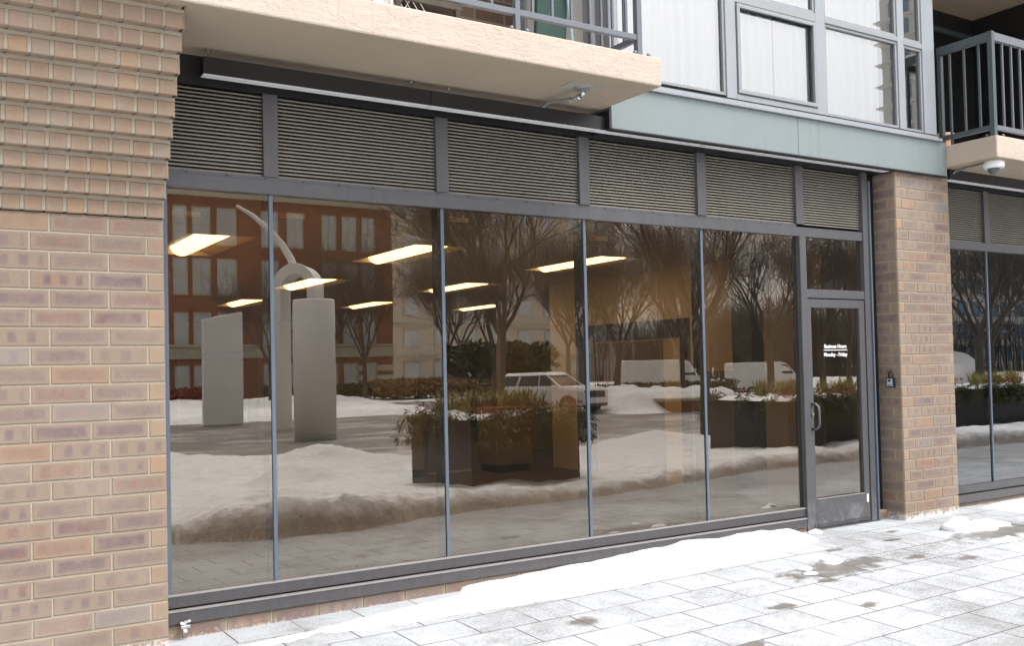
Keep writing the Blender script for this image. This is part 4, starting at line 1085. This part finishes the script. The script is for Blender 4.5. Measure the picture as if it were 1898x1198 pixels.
# the far wood reads as one brown mass of trunks and twigs
def wood():
    rs = random.Random(77); mb = MB()
    for k in range(1500):
        d = rs.uniform(66, 92); x = rs.uniform(74, 150) if rs.random() < .8 else rs.uniform(78, 110)
        z = ground_z(x, -d); h = rs.uniform(6, 12)*(.75 if x > 75 else 1); p = Vector((x,-d,z-.2)); dr_ = Vector((rs.uniform(-.12,.12), 0, 1))
        pts = [p]; rad = [rs.uniform(.06,.17)]
        for i in range(3):
            dr_ = (dr_+Vector((rs.uniform(-.16,.16), rs.uniform(-.1,.1), 0))).normalized(); pts.append(pts[-1]+dr_*h/3); rad.append(rad[-1]*.6)
        mb.tube(pts, rad, 4, cap=False)
        for j in range(9):
            i = rs.choice((1,1,2)); t = rs.random(); q = pts[i].lerp(pts[i+1], t); L = h*rs.uniform(.15,.34)
            e = q+Vector((rs.uniform(-.75,.75), rs.uniform(-.3,.3), rs.uniform(.35,1))).normalized()*L
            m_ = q.lerp(e, .5)+Vector((rs.uniform(-.2,.2),0,rs.uniform(-.2,.2)))
            mb.tube([q,m_,e], [.045,.03,.015], 3, cap=False)
            for w_ in range(2):
                f_ = m_.lerp(e, rs.random()); g_ = f_+Vector((rs.uniform(-.7,.7),0,rs.uniform(.1,1))).normalized()*L*.5
                mb.tube([f_,g_], [.022,.01], 3, cap=False)
    o = obj(mb, 'woods', M['bark']); tag(o, 'far bare wood filling the background behind the snowy lawn', 'wood', kind='stuff')
wood()
# hedges and dry grass ----------------------------------------------------
def hedge(name, label, x0, x1, d0, d1, h, mat, n, size, seed, cat='hedge'):
    rs = random.Random(seed); mb = MB()
    zg = ground_z((x0+x1)/2, -(d0+d1)/2)
    for _ in range(n):
        x = rs.uniform(x0, x1); d = rs.uniform(d0, d1); hh = h*(.9+.2*fbm(x, d, .8, 2, seed))
        z = zg + hh*rs.random()**.45
        leaves(mb, (x,-d,z), (.12,.12,.1), 5, size, rs, .3)
    o = obj(mb, name, M[mat], origin=((x0+x1)/2, -(d0+d1)/2, zg)); tag(o, label, cat)
hedge('hedge', 'low dark green hedge in front of the red brick building', 19, 33, 52.5, 53.6, 1.0, 'hedge', 2600, .16, 3)
hedge('hedge', 'brown clipped hedge in front of the white van', 30.5, 43, 36.5, 37.6, 1.15, 'hedge', 2600, .13, 4)
hedge('ornamental_grass', 'bed of orange dry grass behind the middle planter reflection', 26, 38.5, 50, 53, 1.1, 'drygrass', 2600, .28, 5, 'grass bed')
hedge('garden_bush', 'ragged olive bush behind the bare young tree', 33.0, 40.5, 52, 55, 3.6, 'hedge', 700, .5, 6, 'bush')
hedge('shrub_bed', 'red twig shrubs at the foot of the red brick building', 9.5, 16, 50, 52, 1.0, 'redleaf', 900, .2, 9, 'shrubs')

# red brick building across the street ------------------------------------
RB = thing('brick_building', 'red brick town house with pale stone bands and white sash windows across the street', 'building', (18,-62,-.2))
mb = MB(); mb.box(-12, 32.1, -74, -62, -.6, 17.5); obj(mb, 'wall', M['redbrick'], RB)
mb = MB()
for z, h, pr2 in ((13.95,.35,.35),(14.45,.5,.15),(3.55,.16,.4),(2.75,.75,.12),(16.9,.6,.5)): mb.box(-12, 32.1+pr2*.5, -62+.002, -62+pr2, z, z+h)
obj(mb, 'stone_bands', M['stone'], RB)
mb = MB()
for z in (.2, .95, 1.7): mb.box(28.9, 32.16, -62+.003, -61.9, z, z+.42)
obj(mb, 'corner_stones', M['stone'], RB)
cols = [(29.55,30.65),(27.95,29.1),(26.42,27.52),(23.75,25.05),(21.9,23.1),(18.7,20.15),(17.0,18.25),(15.75,16.7),(13.2,14.4),(11.4,12.6),(8.6,9.8),(6.8,8.0)]
for (z0, z1) in ((10.78,13.25),(7.25,9.72),(3.75,5.95),(.2,2.3),(14.95,16.6)):
    for a, c in cols:
        mb = MB(); mb.box(a, c, -61.97, -61.90, z0-.14, z0, 0); mb.box(a-.05, c+.05, -61.97, -61.88, z1, z1+.22, 1)
        w = .075
        mb.box(a, a+w, -61.97, -61.9, z0, z1); mb.box(c-w, c, -61.97, -61.9, z0, z1); mb.box(a+w, c-w, -61.97, -61.9, z1-w, z1); mb.box(a+w, c-w, -61.97, -61.91, (z0+z1)/2-.04, (z0+z1)/2+.04)
        if c-a > 1.05: mb.box((a+c)/2-.025, (a+c)/2+.025, -61.96, -61.92, z0, z1-w)
        f = obj(mb, 'window', [M['stone'], M['redbrick']], RB)
        mb = MB(); mb.quad((a+w,-61.95,z0),(c-w,-61.95,z0),(c-w,-61.95,z1-w),(a+w,-61.95,z1-w)); obj(mb, 'pane', M['winglass'], f)
# the facade faces the shop: panes look to +y
BB = thing('apartment_building', 'beige apartment block with pale trim far behind the bare trees', 'building', (60,-92,0))
mb = MB(); mb.box(46, 78, -104, -92, -.5, 22); obj(mb, 'wall', M['beige'], BB)
mb = MB()
for k in range(6): mb.box(46, 78.2, -91.99, -91.7, 2.9+3.6*k, 3.25+3.6*k)
obj(mb, 'stone_bands', M['stone'], BB)
for k in range(6):
    for j in range(8):
        a = 47.5+j*3.8
        mb = MB(); z0 = .6+3.6*k; mb.box(a, a+1.9, -91.95, -91.88, z0, z0+2.0, 0); mb.box(a+.14, a+.88, -91.94, -91.86, z0+.14, z0+1.86, 1); mb.box(a+1.02, a+1.76, -91.94, -91.86, z0+.14, z0+1.86, 1)
        obj(mb, 'window', [M['stone'], M['winglass']], BB)
TW = thing('tower_block', 'tall pale tower block with stacked balconies far down the street', 'building', (125,-75,0))
mb = MB(); mb.box(116, 134, -80, -70, -.5, 52); obj(mb, 'wall', M['towerwall'], TW)
mb = MB()
for k in range(17): 
    for j in range(5): mb.box(116.8+j*3.3, 119.1+j*3.3, -69.98, -69.9, 1.2+3*k, 3.2+3*k)
    mb.box(115.9, 115.98, -74.2, -71, 1.2+3*k, 3.2+3*k); mb.box(115.9, 115.98, -78.6, -75.4, 1.2+3*k, 3.2+3*k)
obj(mb, 'glazing', M['towerglass'], TW)
mb = MB()
for k in range(17): mb.box(115.2, 134, -80.6, -69.3, .55+3*k, .8+3*k)
obj(mb, 'balcony_slabs', M['towerwall'], TW)

# white sculpture pieces across the street --------------------------------
mb = MB(); mb.prism([(10.95,-.6),(12.65,-.6),(12.65,4.30),(10.95,3.95)], 'y', -36.4, -36.05)
o = obj(mb, 'sculpture_slab', M['sculpt'], origin=(11.8,-36,-.6), bevel=.03); tag(o, 'tall white slab with slanted top standing in the snow across the street', 'sculpture')
mb = MB(); n = 24
mb.lathe([(.66,-.1),(.66,4.42),(.64,4.47)], (11.2,-23.6,-.6), 36)
o = obj(mb, 'sculpture_column', M['sculpt'], origin=(11.2,-23.6,-.6), smooth=False); tag(o, 'white round column sculpture at the kerb', 'sculpture')
for p in o.data.polygons: p.use_smooth = abs(p.normal.z) < .5
AR = thing('sculpture_arch', 'white arch sculpture with a long curved arm behind the round column', 'sculpture', (13.2,-30.5,-.6), R(36))
x0, x1, rr_ = 12.35, 14.05, .85
outer = [(x0, -.7)] + [((x0+x1)/2-rr_*math.cos(a), 4.9+.9*math.sin(a)) for a in lin(0, math.pi, 19)] + [(x1,-.7)]
inner = [(x1-.33,-.7)] + [((x0+x1)/2+.52*math.cos(a), 4.7+.70*math.sin(a)) for a in lin(0, math.pi, 19)] + [(x0+.33,-.7)]
mb = MB()
no = len(outer)
for (ya, yb) in ((-29.9,-31.2),):
    po = [(u,ya,w) for u,w in outer]; pi_ = [(u,ya,w) for u,w in inner[::-1]]; qo = [(u,yb,w) for u,w in outer]; qi = [(u,yb,w) for u,w in inner[::-1]]
    o0 = mb.add(po+pi_+qo+qi, []); 
    for i in range(no-1):
        mb.f += [(i,i+1,no+i+1,no+i), (2*no+i,3*no+i,3*no+i+1,2*no+i+1), (i,2*no+i,2*no+i+1,i+1), (no+i,no+i+1,3*no+i+1,3*no+i)]; mb.m += [0]*4
obj(mb, 'arch', M['sculpt'], AR, bevel=.02)
mb = MB(); mb.tube([(13.15,-30.6,5.5),(12.95,-30.6,6.0),(12.6,-30.6,6.55),(12.1,-30.6,7.1),(11.5,-30.6,7.6),(10.86,-30.6,7.95)], [.16,.15,.13,.11,.08,.05], 10); a_ = obj(mb, 'arm', M['sculpt'], AR, smooth=True); a_.rotation_euler = (0,0,-R(36))
mb = MB(); arc = [(58.4-4.6*math.cos(a)*1.0, -.5+2.45*math.sin(a)) for a in lin(.55, math.pi-.12, 24)]
po = []
for k, a in enumerate(lin(.0, 1., 24)):
    th = math.pi*(1-a); po.append((54.6-4.1*math.cos(th), -.7+2.75*math.sin(th)))
inn = [(54.6-(4.1-.9)*math.cos(math.pi*(1-a)), -.7+(2.75-.75)*math.sin(math.pi*(1-a))) for a in lin(0,1,24)]
o0 = mb.add([(u,-30.,w) for u,w in po]+[(u,-30.,w) for u,w in inn]+[(u,-31.6,w) for u,w in po]+[(u,-31.6,w) for u,w in inn], [])
for i in range(23): mb.f += [(i,i+1,24+i+1,24+i),(48+i,72+i,72+i+1,48+i+1),(i,48+i,48+i+1,i+1),(24+i,24+i+1,72+i+1,72+i)]; mb.m += [0]*4
o = obj(mb, 'sculpture_arc', M['sculpt'], origin=(54.6,-30.8,-.7)); tag(o, 'low white curved arc sculpture mirrored in the second shop window', 'sculpture')

# vehicles ----------------------------------------------------------------
def wheel(parent, x, y, r=.37, w=.24):
    mb = MB(); mb.tube([(x,y-w/2,r),(x,y-w/2+.03,r),(x,y+w/2-.03,r),(x,y+w/2,r)], [r*.92,r,r,r*.92], 26); o = obj(mb, 'wheel', M['tyre'], parent, local=True)
    s = 1 if y > 0 else -1
    mb = MB(); mb.tube([(x,y+s*(w/2-.02),r),(x,y+s*(w/2+.006),r)], [r*.68,r*.62], 18); obj(mb, 'rim', M['galv'], o, local=True)
def loft(mb, secs, mi=0):
    n = len(secs[0]); base = len(mb.v)
    for s_ in secs: mb.v += [tuple(p) for p in s_]
    for i in range(len(secs)-1):
        for k in range(n):
            k2 = (k+1) % n; mb.f.append((base+i*n+k, base+i*n+k2, base+(i+1)*n+k2, base+(i+1)*n+k)); mb.m.append(mi)
    mb.f.append(tuple(base+k for k in range(n-1,-1,-1))); mb.f.append(tuple(base+(len(secs)-1)*n+k for k in range(n))); mb.m += [mi]*2
def suv():
    t = thing('parked_suv', 'white boxy SUV with dark windows coming out of the side street', 'car', (26.1,-31.9,-.6), R(70))
    t.scale = (1.04,1.04,1.06)
    mb = MB()   # x forward; sections (y half width, z) from tail to nose
    def sec(x, zb, zt, w, wt): return [(x,-w*.96,zb),(x,-w,zb+.25),(x,-w,zt-.16),(x,-wt,zt),(x,wt,zt),(x,w,zt-.16),(x,w,zb+.25),(x,w*.96,zb)]
    loft(mb, [sec(-2.45,.42,1.02,.86,.82), sec(-2.38,.33,1.20,.95,.90), sec(-1.2,.30,1.22,.98,.93), sec(.9,.30,1.22,.98,.93), sec(1.7,.30,1.21,.98,.91), sec(2.3,.32,1.14,.95,.86), sec(2.46,.40,1.04,.90,.80)])
    obj(mb, 'body', M['carwhite'], t, local=True, bevel=.03)
    mb = MB()
    def sec2(x, z, w): return (x, w, z)
    lo = [(-2.3,.90),(.98,.90)]; 
    loft(mb, [[(-2.36,-.90,1.16),(1.16,-.90,1.16),(1.16,.90,1.16),(-2.36,.90,1.16)], [(-2.05,-.76,1.70),(.22,-.76,1.74),(.22,.76,1.74),(-2.05,.76,1.70)]])
    obj(mb, 'windows', M['carglass'], t, local=True, bevel=.02)
    mb = MB(); loft(mb, [[(-2.24,-.83,1.66),(.40,-.83,1.69),(.40,.83,1.69),(-2.24,.83,1.66)], [(-2.05,-.70,1.80),(.15,-.70,1.83),(.15,.70,1.83),(-2.05,.70,1.80)]]); obj(mb, 'roof', M['carwhite'], t, local=True, bevel=.03)
    mb = MB()
    for y in (-1, 1):
        mb.tube([(1.2,y*.905,1.11),(.26,y*.775,1.72)], .045, 6); mb.tube([(-1.35,y*.905,1.11),(-1.15,y*.775,1.72)], .06, 6); mb.tube([(-2.3,y*.90,1.11),(-2.08,y*.775,1.70)], .05, 6); mb.tube([(-.1,y*.91,1.11),(-.12,y*.778,1.72)], .03, 6)
    obj(mb, 'roof_pillars', M['carwhite'], t, local=True)
    mb = MB(); mb.box(2.40, 2.485, -.60, .60, .70, .98); obj(mb, 'grille', M['black'], t, local=True, bevel=.02)
    mb = MB(); mb.box(2.30, 2.47, -.80, .80, .30, .46); obj(mb, 'bumper', M['black'], t, local=True, bevel=.03)
    for y in (-.76, .76): mb = MB(); mb.box(2.28, 2.44, y-.15, y+.15, .84, 1.0); obj(mb, 'headlight', M['carglass'], t, local=True, bevel=.02)
    for y in (-1.06, 1.06): mb = MB(); mb.box(.78, .95, y-.10, y+.10, 1.12, 1.26); obj(mb, 'side_mirror', M['carwhite'], t, local=True, bevel=.03)
    for x in (-1.5, 1.52):
        for y in (-.89, .89): wheel(t, x, y)
    for x in (-1.5, 1.52):
        mb = MB()
        for y in (-.985, .985): mb.tube([(x,y-.01,.37),(x,y+.01,.37)], .46, 24)
        obj(mb, 'wheel_arch', M['tyre'], t, local=True)
suv()
def van(x, d, rz, label, L=5.6, H=2.45):
    t = thing('parked_van', label, 'van', (x,-d,ground_z(x,-d)), rz)
    mb = MB()
    def sec(x, zb, zt, w, wt): return [(x,-w,zb),(x,-w,zt-.25),(x,-wt,zt),(x,wt,zt),(x,w,zt-.25),(x,w,zb)]
    h = L/2
    loft(mb, [sec(-h,.45,H-.05,.95,.85), sec(-h+.15,.4,H,1.0,.88), sec(h-1.75,.4,H,1.0,.88), sec(h-1.3,.4,H-.12,1.0,.84), sec(h-.75,.4,1.42,1.0,.9), sec(h-.1,.4,1.15,.97,.85), sec(h,.5,1.0,.9,.8)])
    obj(mb, 'body', M['carwhite'], t, local=True, bevel=.05)
    mb = MB(); mb.add([(h-1.26,-.80,H-.16),(h-1.26,.80,H-.16),(h-.78,.86,1.47),(h-.78,-.86,1.47)], [(0,1,2,3)])
    mb.v = [(a+.03,b_,c+.02) for a,b_,c in mb.v]
    for y in (-1.008, 1.008): mb.add([(h-1.75,y,1.45),(h-.95,y,1.45),(h-1.38,y*.97,2.05),(h-1.75,y*.97,2.05)], [(0,1,2,3)])
    obj(mb, 'windows', M['carglass'], t, local=True)
    for px in (-h+1.1, h-1.0):
        for y in (-.92, .92): wheel(t, px, y, .34)
van(41.3, 41.5, R(18), 'long white panel van parked behind the brown hedge')
van(47.5, 38.5, R(24), 'white van parked right of the long panel van', 4.9, 2.2)
# low brick planter wall by the snow heap
WB = thing('brick_planter_wall', 'low round brick planter wall with stone coping beside the snow heap', 'wall', (30.6,-28,-.6))
mb = MB(); mb.lathe([(1.55,-.05),(1.55,.48)], (30.8,-28.6,-.6), 28); obj(mb, 'brickwork', M['redbrick'], WB)
mb = MB(); mb.lathe([(1.63,.48),(1.66,.50),(1.66,.62),(1.6,.64)], (30.8,-28.6,-.6), 28); obj(mb, 'coping', M['stone'], WB)
def street_lamp(x, d, h, label):
    z = ground_z(x, -d); t = thing('street_lamp', label, 'street lamp', (x,-d,z), group='street lamps across the street')
    mb = MB(); mb.lathe([(.16,0),(.14,.5),(.07,.6),(.055,h-.5),(.09,h-.42)], (x,-d,z), 12); obj(mb, 'post', M['black'], t, smooth=True)
    mb = MB(); mb.lathe([(.10,h-.42),(.20,h-.05),(.05,h+.12)], (x,-d,z), 10); obj(mb, 'lantern', M['domeglass'], t)
street_lamp(37.5, 27.0, 3.6, 'dark street lamp between the hedge and the wood'); street_lamp(52, 25, 3.6, 'dark street lamp mirrored in the door glass')

# ------------------------------------------------------------------ camera, light, world
cam_d = bpy.data.cameras.new('camera'); cam = bpy.data.objects.new('camera', cam_d); COL.objects.link(cam); S.camera = cam
F_PX, YAW, PITCH, ROLL, SY = 1797.24, R(32.28643904), R(1.51843228), R(-1.27968719), 39.1687
cy_, sy_, cp, sp = math.cos(YAW), math.sin(YAW), math.cos(PITCH), math.sin(PITCH)
fw = Vector((sy_*cp, cy_*cp, sp)); rt = Vector((cy_, -sy_, 0)); up = rt.cross(fw)
c_, s_ = math.cos(ROLL), math.sin(ROLL)
r2_ = rt*c_ + up*s_; u2_ = up*c_ - rt*s_
Mx = Matrix((r2_, u2_, -fw)).transposed().to_4x4()
Mx.translation = Vector((0, -5.95, 1.4912))
cam.matrix_world = Mx
cam_d.sensor_fit = 'HORIZONTAL'; cam_d.sensor_width = 36; cam_d.lens = 36*F_PX/1898
cam_d.shift_y = SY/1898; cam_d.clip_start = .05; cam_d.clip_end = 2000

SUN_EL, SUN_AZ = 62, 30       # azimuth measured from -y (in front of the shop) towards +x
sd = Vector((math.sin(R(SUN_AZ))*math.cos(R(SUN_EL)), -math.cos(R(SUN_AZ))*math.cos(R(SUN_EL)), math.sin(R(SUN_EL))))
sun_d = bpy.data.lights.new('sun', 'SUN'); sun_d.energy = .5; sun_d.angle = R(40); sun_d.color = (1,.98,.955)
sun = bpy.data.objects.new('sun', sun_d); COL.objects.link(sun); sun.rotation_euler = sd.to_track_quat('Z', 'Y').to_euler()
W = bpy.data.worlds.new('World'); S.world = W; W.use_nodes = True
wn, wl = W.node_tree.nodes, W.node_tree.links
sky = wn.new('ShaderNodeTexSky'); sky.sky_type = 'NISHITA'; sky.sun_disc = False; sky.sun_elevation = R(SUN_EL)
sky.sun_rotation = math.atan2(sd.x, sd.y); sky.dust_density = 6; sky.air_density = 1.2; sky.ozone_density = .6
hs = wn.new('ShaderNodeHueSaturation'); hs.inputs['Saturation'].default_value = .22
wl.new(sky.outputs[0], hs.inputs['Color'])
bg = wn['Background']; bg.inputs['Strength'].default_value = .15; wl.new(hs.outputs[0], bg.inputs['Color'])
vs = S.view_settings; S.display_settings.display_device = 'sRGB'
vs.view_transform = 'Standard'; vs.look = 'None'; vs.exposure = 1.3; vs.gamma = 1.0; vs.use_curve_mapping = False
S.render.engine = 'CYCLES'
cy = S.cycles; cy.max_bounces = 8; cy.diffuse_bounces = 3; cy.glossy_bounces = 4; cy.transparent_max_bounces = 12; cy.transmission_bounces = 4
cy.use_denoising = True; cy.sample_clamp_indirect = 6; cy.caustics_reflective = False; cy.caustics_refractive = False
